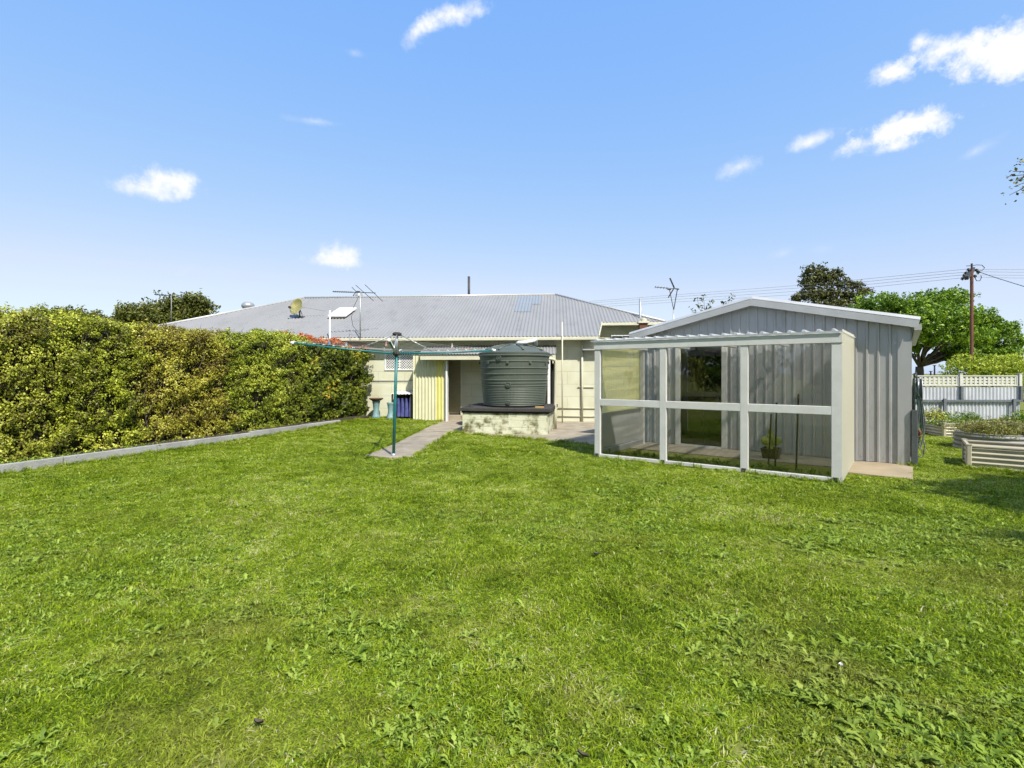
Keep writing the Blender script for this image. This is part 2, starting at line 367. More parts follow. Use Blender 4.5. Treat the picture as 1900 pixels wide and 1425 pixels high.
# block-work wall: faint mortar courses in the cream paint
def blockmat():
    m, nt, out = newmat('cream_block_wall'); L = nt.links
    b = N(nt, 'ShaderNodeBsdfPrincipled'); b.inputs['Roughness'].default_value = .8; L.new(b.outputs[0], out.inputs[0])
    g = N(nt, 'ShaderNodeNewGeometry'); sx = N(nt, 'ShaderNodeSeparateXYZ'); L.new(g.outputs['Position'], sx.inputs[0])
    cx = N(nt, 'ShaderNodeCombineXYZ'); L.new(sx.outputs['X'], cx.inputs['X']); L.new(sx.outputs['Z'], cx.inputs['Y'])
    br = N(nt, 'ShaderNodeTexBrick'); L.new(cx.outputs[0], br.inputs['Vector']); br.inputs['Scale'].default_value = 1
    br.inputs['Brick Width'].default_value = .9; br.inputs['Row Height'].default_value = .41; br.inputs['Mortar Size'].default_value = .011; br.inputs['Mortar Smooth'].default_value = .3
    br.inputs['Color1'].default_value = (.58, .58, .44, 1); br.inputs['Color2'].default_value = (.56, .56, .42, 1); br.inputs['Mortar'].default_value = (.48, .48, .35, 1)
    n = N(nt, 'ShaderNodeTexNoise'); n.inputs['Scale'].default_value = 1.7; n.inputs['Detail'].default_value = 7; L.new(g.outputs['Position'], n.inputs['Vector'])
    r = ramp(nt, [(.3, (.86, .84, .76)), (.62, (1, 1, 1))]); L.new(n.outputs['Fac'], r.inputs[0])
    mx = N(nt, 'ShaderNodeMix', data_type='RGBA', blend_type='MULTIPLY'); mx.inputs['Factor'].default_value = 1
    L.new(br.outputs['Color'], mx.inputs['A']); L.new(r.outputs[0], mx.inputs['B']); L.new(mx.outputs['Result'], b.inputs['Base Color'])
    bp = N(nt, 'ShaderNodeBump'); bp.inputs['Strength'].default_value = .4; bp.inputs['Distance'].default_value = .01; bp.invert = True
    L.new(br.outputs['Fac'], bp.inputs['Height']); L.new(bp.outputs[0], b.inputs['Normal'])
    return m
m_wall = blockmat()

# ------------------------------------------------------------------ ground
def groundmat():
    m, nt, out = newmat('lawn_thatch'); L = nt.links
    b = N(nt, 'ShaderNodeBsdfPrincipled'); b.inputs['Roughness'].default_value = .95; b.inputs['Specular IOR Level'].default_value = .1; L.new(b.outputs[0], out.inputs[0])
    v = coords(nt, 'world')
    n = N(nt, 'ShaderNodeTexNoise'); n.inputs['Scale'].default_value = 28; n.inputs['Detail'].default_value = 8; n.inputs['Roughness'].default_value = .7; L.new(v, n.inputs['Vector'])
    r = ramp(nt, [(.32, (.06, .07, .015)), (.5, (.14, .16, .03)), (.66, (.26, .23, .10))]); L.new(n.outputs['Fac'], r.inputs[0])
    L.new(r.outputs[0], b.inputs['Base Color']); return m
def gaxis(lim, near, step):
    a = list(np.arange(-near, near+1e-6, step)); x = near
    while x < lim: x *= 1.35; a = [-x]+a+[x]
    return a
xs = gaxis(900, 20, .5); ys = gaxis(900, 24, .5)
vs = [(x, y, gz(x, y) - (0.5*sm(60, 300, abs(y)+abs(x)))) for x in xs for y in ys]; ny = len(ys)
me = bpy.data.meshes.new('ground'); me.from_pydata(vs, [], [(i*ny+j, (i+1)*ny+j, (i+1)*ny+j+1, i*ny+j+1) for i in range(len(xs)-1) for j in range(ny-1)]); me.update()
tag(link('ground', me, groundmat(), None, True), 'mown green lawn of the back yard', None, None, 'structure')

# house frame of reference
TH = math.radians(5); hc, hs_ = math.cos(TH), math.sin(TH)
HO = (0.0, 16.504)
def H(a, b, z): return (HO[0]+a*hc+b*hs_, HO[1]-a*hs_+b*hc, z)
def Ha(px, b=0.0):
    k = (px-CX)/F; return (k*(HO[1]+b*hc)-b*hs_)/(hc+k*hs_)
def Hz(px, py, b=0.0):
    D = H(Ha(px, b), b, 0)[1]; return CH-(py-HY)/F*D
hx, hy, hz = Vector((hc, -hs_, 0)), Vector((hs_, hc, 0)), Vector((0, 0, 1))
def hbox(mb, a0, a1, b0, b1, z0, z1, bev=0):
    return mb.obox(H((a0+a1)/2, (b0+b1)/2, (z0+z1)/2), (abs(a1-a0)/2, abs(b1-b0)/2, abs(z1-z0)/2), hx, hy, hz, bev)

# concrete path from the side door to the clothes hoist
path_poly = [G(677, 847), G(700, 839), G(737, 824), G(780, 803), G(826, 782), G(858, 782), G(862, 800), G(838, 805), G(800, 829), G(771, 848), G(725, 852)]
path_xy = [(p[0], p[1]) for p in path_poly]
MB().prism(path_xy, lambda x, y: gz(x, y)-.05, lambda x, y: gz(x, y)+.028).build('path', m_concrete)['kind'] = 'structure'
# paving round the tank stand, along the house and under the glazed lean-to
pav_xy = [(G(838, 804)[0], G(838, 804)[1]), (G(900, 809)[0], G(900, 809)[1]), (G(984, 816)[0], G(984, 816)[1]), (G(1100, 826.5)[0], G(1100, 826.5)[1]),
          (2.22, 10.75), (5.75, 8.2), (6.0, 8.05), (6.9, 8.50), (7.0, 9.0), (3.4, 11.9), (3.9, 16.3), (Ha(855)*hc, 16.55)]
MB().prism(pav_xy, -.05, .022).build('paving', m_concrete)['kind'] = 'structure'
pj = MB()
for (a, c) in (((737, 824), (800, 829)), ((780, 803), (838, 805))):
    p, q = Vector(G(*a)), Vector(G(*c)); dd = (q-p).normalized(); pj.obox((p+q)/2+hz*(gz(p.x, p.y)+.0290), ((q-p).length/2-.02, .006, .0012), dd, Vector((-dd.y, dd.x, 0)), hz)
pj.build('path_joint', m_soil)['kind'] = 'structure'
slab_xy = [(5.95, 8.75), (5.30, 7.95), (5.93, 7.42), (6.80, 8.50), (6.4, 8.85)]

# ------------------------------------------------------------------ shed
su, sv = Vector((.787, -.617, 0)).normalized(), Vector((.617, .787, 0)).normalized()
SO = Vector((2.91, 11.62, 0)); SW = 4.94
def S(u, v, z): p = SO+su*u+sv*v; return (p.x, p.y, z)
def sbox(mb, u0, u1, v0, v1, z0, z1, bev=0): return mb.obox(S((u0+u1)/2, (v0+v1)/2, (z0+z1)/2), (abs(u1-u0)/2, abs(v1-v0)/2, abs(z1-z0)/2), su, sv, (0, 0, 1), bev)
def Su(px, v=0.0):      # column of photo -> u on the plane v
    k = (px-CX)/F; o = SO+sv*v; return (k*o.y-o.x)/(su.x-k*su.y)
def Sz(px, py, v=0.0): return CH-(py-HY)/F*S(Su(px, v), v, 0)[1]
EAVE, APEX, DEP = 2.43, 2.99, 6.0
shed = thing('garden_shed', 'grey ribbed steel garden shed with low gabled roof and a glass sliding door', 'shed', S(SW/2, DEP/2, 0))
gab = lambda t: EAVE+(APEX-EAVE)*(1-abs(t-SW/2)/(SW/2))
RP = ribs(.164, .026, .045, .022)
d0, d1 = Su(1263), Su(1340); dz = Sz(1300, 640)
wm = MB(); nf = -sv
wm.sheet(S(0, 0, 0), su, hz, d0-.1, nf, lambda t: .03, gab, RP)
wm.sheet(S(0, 0, 0), su, hz, d1+.1, nf, lambda t: dz+.06, gab, RP, u0=d0-.1)
wm.sheet(S(0, 0, 0), su, hz, SW, nf, lambda t: .03, gab, RP, u0=d1+.1)
wm.build('front_wall', m_shed, shed)
wm = MB(); wm.sheet(S(0, DEP, 0), su, hz, SW, sv, lambda t: .03, gab, RP); wm.build('rear_wall', m_shed, shed)
for u, nrm in ((0, -su), (SW, su)):
    wm = MB(); wm.sheet(S(u, 0, 0), sv, hz, DEP, nrm, lambda t: .03, lambda t: EAVE, RP); wm.build('side_wall', m_shed, shed)
sl_ = math.atan2(APEX-EAVE, SW/2)
for sgn in (-1, 1):
    ridge = Vector(S(SW/2, 0, APEX+.05)); down = (su*sgn*math.cos(sl_)-hz*math.sin(sl_)); nrm = (su*sgn*math.sin(sl_)+hz*math.cos(sl_))
    wm = MB(); wm.sheet(ridge-sv*.12, sv, down, DEP+.24, nrm, lambda t: .0, lambda t: (SW/2+.1)/math.cos(sl_), ribs(.19)); wm.build('roof_sheet', m_shed, shed)
    # barge flashing: folded strip over the gable edge
    bl = (SW/2+.13)/math.cos(sl_)
    b = MB(); b.obox(ridge+down*(bl/2)-sv*.155-nrm*.035, (bl/2, .014, .062), down, sv, nrm)
    b.obox(ridge+down*(bl/2)-sv*.128+nrm*.062, (bl/2, .040, .008), down, (sv+nrm*.9).normalized(), (nrm-sv*.9).normalized()); b.build('barge_flashing', m_shedtrim, shed)
    g = MB(); g.obox(Vector(S(SW/2, DEP/2, APEX))+down*(bl-.02)-hz*.03, (DEP/2+.1, .05, .05), sv, su, hz); g.build('gutter', m_shedtrim, shed)
b = MB(); sbox(b, SW-.16, SW+.012, -.034, -.004, .02, EAVE-.02); b.build('corner_flashing', m_shed, shed)
b = MB(); sbox(b, -.012, .09, -.030, -.004, .02, EAVE-.02); b.build('corner_flashing', m_shed, shed)
b = MB(); b.obox(S(SW+.018, .05, EAVE/2+.05), (.014, .035, EAVE/2-.12), su, sv, hz); b.build('downpipe', m_shed, shed)
# screws in rows along the sheet
scr = MB()
for zz in (1.32, .12):
    k = 0
    while (k+.5)*.164 < SW:
        u = (k+.5)*.164+.082; k += 1
        if d0-.1 < u < d1+.1 or u > SW-.1: continue
        scr.lathe(S(u, -.001, zz), [(.009, 0), (.009, .006), (.001, .008)], 6, tuple(-sv))
tag(scr.build('screw_row', m_steel, shed), kind='stuff')
fl = MB(); sbox(fl, .05, SW-.05, .05, DEP-.05, .0, .035); fl.build('floor_slab', m_concrete, shed)
# lining behind the sheets so the inside reads as a room
ln = MB(); sbox(ln, d1+.5, SW-.1, 1.8, 1.85, .04, 2.2); ln.build('inner_lining', m_whitebright, shed)
ln = MB(); sbox(ln, d0-.75, d0+.05, 1.2, 1.8, .04, .62); ln.build('low_bench', m_whitebright, shed)
# sliding door
door = MB(); 
for a, b_ in ((d0-.1, d0), (d1, d1+.1)): sbox(door, a, b_, -.05, .03, .03, dz)
sbox(door, d0-.1, d1+.1, -.052, .032, dz, dz+.06); sbox(door, d0, d1, -.045, .03, .02, .055)
dr = door.build('door_frame', m_white, shed)
gl = MB(); sbox(gl, d0, d1, -.012, -.006, .055, dz); gl.build('door_glass', m_doorglass, dr)
st = MB(); sbox(st, (d0+d1)/2+.02, (d0+d1)/2+.07, -.004, .022, .055, dz); st.build('door_stile', m_darkmetal, dr)
kn = MB(); sbox(kn, d1-.09, d1-.055, -.035, -.0125, .92, 1.1); kn.build('door_handle', m_darkmetal, dr)

# ------------------------------------------------------------------ glazed lean-to in front of the shed
A = Vector((1.569, 9.54, 0)); B = Vector((4.785, 7.26, 0)); pl = (B-A).length
pu = (B-A).normalized(); pv = Vector((-pu.y, pu.x, 0))
pv = Vector((.617, .787, 0)).normalized()
def Q(u, v, z): p = A+pu*u+pv*v; return (p.x, p.y, z)
def qbox(mb, u0, u1, v0, v1, z0, z1, bev=.004): return mb.obox(Q((u0+u1)/2, (v0+v1)/2, (z0+z1)/2), (abs(u1-u0)/2, abs(v1-v0)/2, abs(z1-z0)/2), pu, pv, (0, 0, 1), bev)
PD = 2.12
m_poly = polymat('clear_ribbed_roof', (.78, .79, .78), .36, (tuple(pu), .152))  # banded clearness stands in for light striped by the ribs
m_fib = polymat('yellow_fibreglass', (.80, .75, .34), .14)
m_fibpale = polymat('cream_fibreglass', (.66, .63, .50), .06)
glh = thing('glazed_lean_to', 'white timber framed greenhouse lean-to with six glass panes against the grey shed', 'lean-to', tuple(A))
pw = .115
for u in (0, pl/3-pw/2, 2*pl/3-pw/2, pl-pw-.02):
    b = MB(); wdt = pw+(.02 if u > 3 else 0)
    qbox(b, u, u+wdt, 0, .09, .0, 2.04); b.build('post', m_white, glh)
    c = MB(); qbox(c, u+.02, u+.09, -.006, -.001, .005, .075, 0); c.build('post_bracket', m_darkmetal, glh)
b = MB(); qbox(b, -.0, pl, -.012, .08, 2.04, 2.185); b.build('top_beam', m_white, glh)
xs_ = [pw, pl/3-pw/2, pl/3+pw/2, 2*pl/3-pw/2, 2*pl/3+pw/2, pl-pw-.02]
for i in range(3):
    u0, u1 = xs_[2*i], xs_[2*i+1]
    b = MB(); qbox(b, u0, u1, .0, .085, .985, 1.108); b.build('mid_rail', m_white, glh)
    b = MB(); qbox(b, u0, u1, .0, .085, .01, .068); b.build('bottom_rail', m_white, glh)
    for z0, z1 in ((.068, .985), (1.108, 2.04)):
        b = MB(); qbox(b, u0, u1, .045, .05, z0, z1, 0); b.build('glass_pane', m_pane, glh)
# right side: ribbed cream sheet; left side: yellow fibreglass above, grey sheet below
b = MB(); b.sheet(Q(pl, .0, 0), pv, hz, PD, pu, lambda t: .02, lambda t: 2.235+.02*t, sine(.05, .006)); b.build('side_panel', m_fibpale, glh, True)
b = MB(); b.sheet(Q(.0, .1, 0), pv, hz, PD-.12, -pu, lambda t: .82+.0*t, lambda t: 2.16, sine(.076, .009), rows=1); b.build('side_panel', m_fib, glh, True, 'yellow corrugated fibreglass panel')
b = MB(); qbox(b, .0, .02, .1, PD-.03, .14, .82, 0); b.build('side_panel', m_shedtrim, glh, False, 'flat grey sheet panel')
b = MB(); qbox(b, .02, .10, PD-.09, PD, 0, 2.2); b.build('rear_post', m_white, glh)
b = MB(); qbox(b, pl-.1, pl-.03, PD-.09, PD, 0, 2.2); b.build('rear_post', m_white, glh)
b = MB(); qbox(b, .03, .08, .12, PD-.1, 0, .13); b.build('side_plinth', m_sleeper, glh)
for k in range(5):
    u = .1+k*(pl-.25)/4
    b = MB(); qbox(b, u, u+.045, .081, PD+.05, 2.10, 2.185); b.build('rafter', m_white, glh)
b = MB(); b.sheet(Q(-.06, -.022, 2.205), pu, (pv+hz*.012).normalized(), pl+.09, hz, lambda t: 0, lambda t: PD+.16, ribs(.19, .03, .07, .045)); b.build('roof_sheet', m_poly, glh)
b = MB(); qbox(b, -.06, pl+.004, -.038, -.024, 2.187, 2.214, 0); b.build('roof_flashing', m_shedtrim, glh)

# things kept inside the lean-to
def stake(base, top):
    b = MB(); b.tube([base, top], .014, 8); return b.build_top('garden_stake', m_rustst)
m_rustst = M('brown_stake', (.045, .03, .015), (.03, .02, .01), scale=9, rough=.8)
s1 = G(1425, 874); s2 = G(1438, 876.5); s3 = G(1477, 880)
for (s_, px, py, lab) in ((s1, 1431, 768, 'brown garden stake leaning in front of the potted cactus, leftmost of three'), (s2, 1441, 747, 'brown garden stake just right of the cactus, its tip showing above the middle rail'), (s3, 1481.5, 731, 'tallest brown garden stake behind the right glass pane')):
    tag(stake(s_, P(px, py, s_[1]+.02)), lab, 'garden stake', 'stakes inside the lean-to')
pc = Vector(G(1431, 852)); pt = thing('potted_cactus', 'prickly pear cactus in a square brown pot behind the glass', 'potted plant', tuple(pc+Vector((0, 0, .022))))
b = MB(); bs, tp = .12, .155
b.add([(pc.x+i*q*su.x+j*q*sv.x, pc.y+i*q*su.y+j*q*sv.y, z_) for q, z_ in ((bs, .024), (tp, .21), (tp-.02, .21), (tp-.025, .18)) for i, j in ((-1, -1), (1, -1), (1, 1), (-1, 1))],
      [(3, 2, 1, 0)]+[(4*k+a, 4*k+(a+1) % 4, 4*k+4+(a+1) % 4, 4*k+4+a) for k in range(3) for a in range(4)]+[(12, 13, 14, 15)])
b.build('pot', M('brown_glazed_pot', (.06, .03, .02), (.04, .02, .015), rough=.35), pt)
m_cact = M('cactus_skin', (.20, .24, .04), (.13, .17, .03), scale=14, rough=.5, c3=(.30, .30, .07))
def pad(c, tilt, r, yaw=0.0):
    fx_ = Vector((math.cos(yaw), math.sin(yaw), 0)); d = fx_*math.sin(tilt)+hz_*math.cos(tilt); side = fx_*math.cos(tilt)-hz_*math.sin(tilt)
    nn = d.cross(side); vs = []; fs = []; n = 16; rows = 9; c = Vector(c)+d*r
    for i in range(rows+1):
        ph = math.pi*i/rows
        for k in range(n):
            t = 2*math.pi*k/n; vs.append(c-d*math.cos(ph)*r*1.1+side*math.sin(ph)*math.cos(t)*r*.85+nn*math.sin(ph)*math.sin(t)*r*.24)
    for i in range(rows):
        for k in range(n): fs.append((i*n+k, i*n+(k+1) % n, (i+1)*n+(k+1) % n, (i+1)*n+k))
    return vs, fs, c+d*r
hz_ = Vector((0, 0, 1)); cm = MB(); b0 = Vector((pc.x-.02, pc.y, .17))
v2, f2, top_ = pad(b0, .0, .085, .1); cm.add(v2, f2)
for (off, tl, r, yw) in ((Vector((-.03, 0, -.05)), -.95, .09, .2), (Vector((.03, -.02, -.05)), 1.0, .085, -.3), (Vector((0, .01, -.02)), .12, .085, .0)):
    v2, f2, t2 = pad(top_+off, tl, r, yw); cm.add(v2, f2)
v2, f2, t2 = pad(t2-hz_*.03, -.25, .06, .3); cm.add(v2, f2)
cm.build('cactus_pads', m_cact, pt, True)

# ------------------------------------------------------------------ house
house = thing('house', 'cream blockwork single storey house with a long grey corrugated hipped roof', 'house', H(-3, 2.3, 0))
EB, EZ, SLP, RB = -.35, 2.77, .417, 4.75
RZ = EZ+SLP*(RB-EB)
rl, rr_ = Ha(565, RB), Ha(1030, RB)
LEFT = rl-(RB-EB); NB = 1.02; NZ = EZ+SLP*(NB-EB); RIGHT = rr_+(RB-NB)
v0, v1 = Ha(1110, EB), Ha(1116, NB)
def elo(a):
    if a <= v0: return EB
    if a < v1: return EB+(NB-EB)*(a-v0)/(v1-v0)
    return NB
def ehi(a):
    if a < rl: return RB-(rl-a)
    if a > rr_: return RB-(a-rr_)
    return RB
# corrugated sheets run down the slope; profile along the house
cs = math.sqrt(1+SLP*SLP); dsl = (hy+hz*SLP); nsl = (hz-hy*SLP).normalized()
def house_prof(a0, a1):
    return sine(.152/2*1.6, .014, 6)(a0, a1)
pA, pB = Ha(958, 4.0), Ha(1000, 4.0)
rf = MB(); o_ = Vector(H(0, 0, EZ-SLP*EB))
rf.sheet(o_, hx, dsl, RIGHT, nsl, lambda t: elo(t), lambda t: max(ehi(t), elo(t)+.001), house_prof, u0=LEFT)
rfo = rf.build('roof', m_roof, house, True)
bk = MB(); vb = [H(rl, RB, RZ), H(rr_, RB, RZ), H(RIGHT, NB, NZ), H(RIGHT, 2*RB-NB, NZ), H(LEFT, 2*RB-EB, EZ), H(LEFT, EB, EZ)]
bk.add(vb, [(0, 1, 3, 4), (1, 2, 3), (0, 4, 5)]); bk.build('rear_roof', m_roof, house)
bp_ = MB()   # pale blue translucent sheets let into the roof
for a0, a1, b0, b1 in ((Ha(955, 2.7), Ha(985, 2.7), 2.35, 4.62), (Ha(975, 2.7)+.15, Ha(975, 2.7)+.62, 3.0, 4.62)):
    bp_.sheet(o_+nsl*.012, hx, dsl, a1, nsl, lambda t: b0, lambda t: b1, house_prof, u0=a0)
    break
b2 = MB(); b2.sheet(o_+nsl*.012, hx, dsl, Ha(1004, 4)-.0, nsl, lambda t: 3.3, lambda t: 4.6, house_prof, u0=Ha(985, 4)); 
bp_.add(b2.v, b2.f); bp_.build('skylight_sheet', m_roofblue, house, True)
cap = MB(); cap.tube([H(rl, RB, RZ+.01), H(rr_, RB, RZ+.01)], .05, 10); cap.build('ridge_cap', m_shedtrim, house, True)
for a0, a1, bb, zz in ((rl, LEFT, EB, EZ), (rr_, RIGHT, NB, NZ)):
    cap = MB(); cap.tube([H(a0, RB, RZ+.01), H(a1, bb, zz+.02)], .045, 10); cap.build('hip_cap', m_shedtrim, house, True)
g = MB(); hbox(g, LEFT, v0, EB-.10, EB+.0, EZ-.125, EZ-.02, .012); g.build('gutter', m_creamtrim, house)
g = MB(); hbox(g, v1, RIGHT, NB-.10, NB+.0, NZ-.12, NZ-.02, .012); g.build('gutter', m_creamtrim, house)
b = MB(); b.obox((Vector(H(v0, EB, EZ))+Vector(H(v1, NB, NZ)))/2-hz*.04+hx*.02, ((Vector(H(v0, EB, EZ))-Vector(H(v1, NB, NZ))).length/2, .012, .07), (Vector(H(v1, NB, NZ))-Vector(H(v0, EB, EZ))).normalized(), hx, nsl); b.build('barge_board', m_creamtrim, house)
b = MB(); hbox(b, LEFT+.35, v0-.03, EB+.001, .0, EZ-.11, EZ-.08); b.build('soffit', m_creamtrim, house)
WT = EZ-.1
wl = MB()
da0, da1 = Ha(831), Ha(857); ddz = Hz(845, 650)
k0, k1 = Ha(1009), Ha(1031)
wx0, wx1, wz0, wz1 = Ha(714), Ha(770), Hz(740, 687), Hz(740, 651)
hbox(wl, LEFT+.4, wx0, .0, .2, -.1, WT); hbox(wl, wx1, da0, .0, .2, -.1, WT)
hbox(wl, wx0, wx1, .0, .2, -.1, wz0); hbox(wl, wx0, wx1, .0, .2, wz1, WT)
hbox(wl, da0, da1, .0, .2, ddz, WT); hbox(wl, da0, da1, .0, .2, -.1, .12)
hbox(wl, da1, k0, .0, .2, -.1, WT); hbox(wl, k0, k1, .0, .2, 2.1, WT); hbox(wl, k1, v0-.02, .0, .2, -.1, WT)
hbox(wl, v0-.02, 3.75, .0, .2, -.1, 2.3)
wl.build('wall', m_wall, house)
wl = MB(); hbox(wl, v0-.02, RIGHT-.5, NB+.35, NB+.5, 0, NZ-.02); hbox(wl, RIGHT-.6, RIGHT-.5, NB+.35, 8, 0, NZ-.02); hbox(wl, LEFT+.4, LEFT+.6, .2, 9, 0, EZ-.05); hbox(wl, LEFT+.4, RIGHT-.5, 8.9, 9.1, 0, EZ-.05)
wl.build('wall', M('cream_with_painted_shade', (.46, .46, .28), (.40, .40, .24), rough=.7), house, False, 'upper wall set back under the raised eave')  # cream darkened to olive, eave shade put into the colour
b = MB(); hbox(b, 2.3, 3.8, -.25, .6, 2.33, 2.37); b.build('flat_canopy', m_shedtrim, house)
# screen door, and a dark box painting the shade in the gap doorway
b = MB(); hbox(b, k0, k1, .1, .19, -.05, 2.1); b.build('doorway_shade_box', m_dark, house)
b = MB(); hbox(b, da0, da1, .13, .18, .12, ddz); d_ = b.build('screen_door', m_olive, house)
b = MB(); hbox(b, da0+.03, da1-.03, .105, .128, .12, .26); b.build('kick_plate', m_darkmetal, d_)
b = MB(); hbox(b, da0-.02, da1+.02, -.3, .12, .0, .2); b.build('door_step', m_concrete, house)
b = MB()
for z in (.12,): hbox(b, da1-.04, da1, -.02, .1, .2, ddz)
b.build('door_jamb', m_creamtrim, house)
# windows
def window(a0, a1, z0, z1, b, mesh, parent, setb=.0):
    f = MB(); t = .045
    hbox(f, a0, a1, b-.03, b+.05, z0, z0+t); hbox(f, a0, a1, b-.03, b+.05, z1-t, z1); hbox(f, a0, a0+t, b-.028, b+.05, z0+t, z1-t); hbox(f, a1-t, a1, b-.028, b+.05, z0+t, z1-t)
    am = (a0+a1)/2; hbox(f, am-.015, am+.015, b-.02, b+.05, z0+t, z1-t)
    wf = f.build('window_frame', m_whitebright, parent)
    gl = MB(); hbox(gl, a0+t, a1-t, b+.02, b+.04, z0+t, z1-t); gl.build('window_pane', M('dark_window_glass', (.03, .035, .04), rough=.08, spec=.6), wf)
    if mesh:
        d = MB(); step = .085; lo, hi, L0, L1 = z0+t, z1-t, a0+t, a1-t
        for s in (-1, 1):
            c = L0-(hi-lo) if s > 0 else L0
            c = math.floor(c/step)*step
            while c < L1+(hi-lo):
                # line a = c + s*(z-lo)
                zs = [lo, hi]
                if s > 0: za = max(lo, lo+(L0-c)); zb = min(hi, lo+(L1-c))
                else: za = max(lo, lo+(c-L1)); zb = min(hi, lo+(c-L0))
                if zb-za > .01:
                    pa = Vector(H(c+s*(za-lo), b-.008*s-.01, za)); pb = Vector(H(c+s*(zb-lo), b-.008*s-.01, zb)); dd = (pb-pa).normalized()
                    d.obox((pa+pb)/2, ((pb-pa).length/2, .011, .003), dd, dd.cross(-hy).normalized(), hy)
                c += step
        d.build('security_mesh', m_whitebright, wf)
    return wf
window(wx0, wx1, wz0, wz1, .0, True, house)
window(Ha(1134, NB+.3), Ha(1176, NB+.3), Hz(1150, 660, NB+.3), Hz(1150, 621, NB+.3), NB+.33, False, house)
wf = window(Ha(1163), Ha(1172)+.02, Hz(1167, 688), Hz(1167, 652), -.01, False, house)
b = MB(); hbox(b, Ha(1161), Ha(1173), -.07, -.002, Hz(1167, 693), Hz(1167, 688.5)); b.build('window_sill', m_rust, house)
# conduits and wall pipes
def pipe(name, pts, r, mat, par): b = MB(); b.tube(pts, r, 10); return b.build(name, mat, par, True)
pipe('wall_pipe', [H(Ha(1080), -.06, .0), H(Ha(1080), -.06, WT)], .035, m_creamtrim, house)
pipe('vent_pipe', [H(Ha(1043), -.47, .0), H(Ha(1043), -.47, 3.22)], .022, m_creamtrim, house)
for py in (757, 772): pipe('conduit', [H(Ha(1035), -.03, Hz(1060, py)), H(Ha(1104), -.03, Hz(1060, py))], .014, m_creamtrim, house)
pipe('conduit', [H(Ha(1072), -.03, Hz(1090, 718)), H(Ha(1102), -.03, Hz(1090, 718))], .014, m_creamtrim, house)
pipe('conduit', [H(Ha(600), -.03, Hz(700, 706)), H(Ha(768), -.03, Hz(700, 706))], .012, m_sleeper, house)
def roofz(b): return EZ+SLP*(b-EB)
def on_roof(px, py):   # photo pixel -> (a,b) on the front roof plane
    lo, hi = EB, RB
    for _ in range(40):
        b = (lo+hi)/2; a = Ha(px, b); D = H(a, b, 0)[1]; yy = HY-(roofz(b)-CH)/D*F
        if yy > py: lo = b
        else: hi = b
    return a, b
# roof hatch, white vent, flues
a, b_ = on_roof(636, 584); q = MB(); q.obox(Vector(H(a, b_, roofz(b_)))+nsl*.10, (.36, .55, .035), hx, dsl.normalized(), nsl, .02); 
hatch = q.build('roof_hatch', m_whitebright, house)
q = MB(); q.obox(Vector(H(a, b_, roofz(b_)))+nsl*.02, (.29, .48, .045), hx, dsl.normalized(), nsl); q.build('hatch_kerb', m_darkmetal, hatch)
a, b_ = Ha(615, EB-.02), EB-.02; pipe('vent_pipe', [H(a, b_-.12, .0), H(a, b_-.12, Hz(615, 577, b_))], .025, m_whitebright, house)
pipe('flue', [H(Ha(870, 5.4), 5.4, 4.3), H(Ha(870, 5.4), 5.4, Hz(870, 513, 5.4))], .055, m_darkmetal, house)
a, b_ = Ha(1188, 1.5), 1.5
pipe('flue', [H(a, b_, 2.6), H(a, b_, Hz(1188, 554, 1.5))], .042, m_steel, house)
ck = MB(); c0 = Ha(1193, .7); hbox(ck, c0-.13, c0+.13, .55, .8, 2.3, Hz(1193, 600, .7)); chm = ck.build('chimney_stub', m_rust, house)
ck = MB(); hbox(ck, c0-.18, c0+.18, .5, .85, Hz(1193, 600, .7), Hz(1193, 597, .7)); ck.lathe(H(c0+.02, .68, Hz(1193, 597, .7)), [(.09, 0), (.10, .09), (.05, .11), (0.001, .115)], 16); ck.build('chimney_cap', m_creamtrim, chm)
a = Ha(668, 5.0); vz = Hz(668, 556, 5.0)
q = MB(); q.lathe(H(a, 4.9, vz-.25), [(.13, 0), (.13, .3), (.19, .34), (.19, .40), (.14, .47), (.10, .56), (.001, .60)], 20); q.build('roof_vent', m_steel, house, True)
a = Ha(432, 4.6); a2 = a
q = MB(); zb = Hz(432, 573, 2.6); a = Ha(432, 2.6)
prof = [(.14, -.6), (.14, 0), (.2, .03)]+[(.24*math.sin(math.radians(t))+.02, .2-.17*math.cos(math.radians(t))) for t in range(50, 180, 18)]+[(.001, .375)]
q.lathe(H(a, 2.6+1.0, zb+.05), prof, 22); q.build('whirlybird_vent', m_steel, house, True)

# side porch: corrugated little roof, yellow corrugated screen wall, post
porch = thing('back_porch', 'small corrugated porch over the back door with a yellow ribbed screen wall', 'porch', H(Ha(900), -.6, 0))
pb0 = -1.15
pz0, pz1 = Hz(900, 657, pb0), Hz(900, 641, -.02)
pr = MB(); dv = (Vector(H(0, 0, pz1))-Vector(H(0, pb0, pz0))); pln = dv.length; dv.normalize(); pn = hx.cross(dv).normalized()
if pn.z < 0: pn = -pn
pr.sheet(H(0, pb0, pz0), hx, dv, Ha(1032, pb0), pn, lambda t: 0, lambda t: pln, sine(.095, .013, 8), u0=Ha(775, pb0)); pr.build('porch_roof', m_roof, porch, True)
b = MB(); hbox(b, Ha(779, pb0), Ha(1029, pb0), pb0+.04, pb0+.09, pz0-.17, pz0-.03); b.build('porch_beam', m_creamtrim, porch)
b = MB(); hbox(b, Ha(1016, pb0), Ha(1021, pb0), pb0+.05, pb0+.13, .0, pz0-.17); b.build('porch_post', m_whitebright, porch)
b = MB(); hbox(b, Ha(1025, pb0), Ha(1031, pb0), pb0+.02, -.01, 1.9, pz0+.0); b.build('porch_gable', m_yellow, porch)
b = MB(); y0, y1 = Ha(767, -.7), Ha(829, -.7)
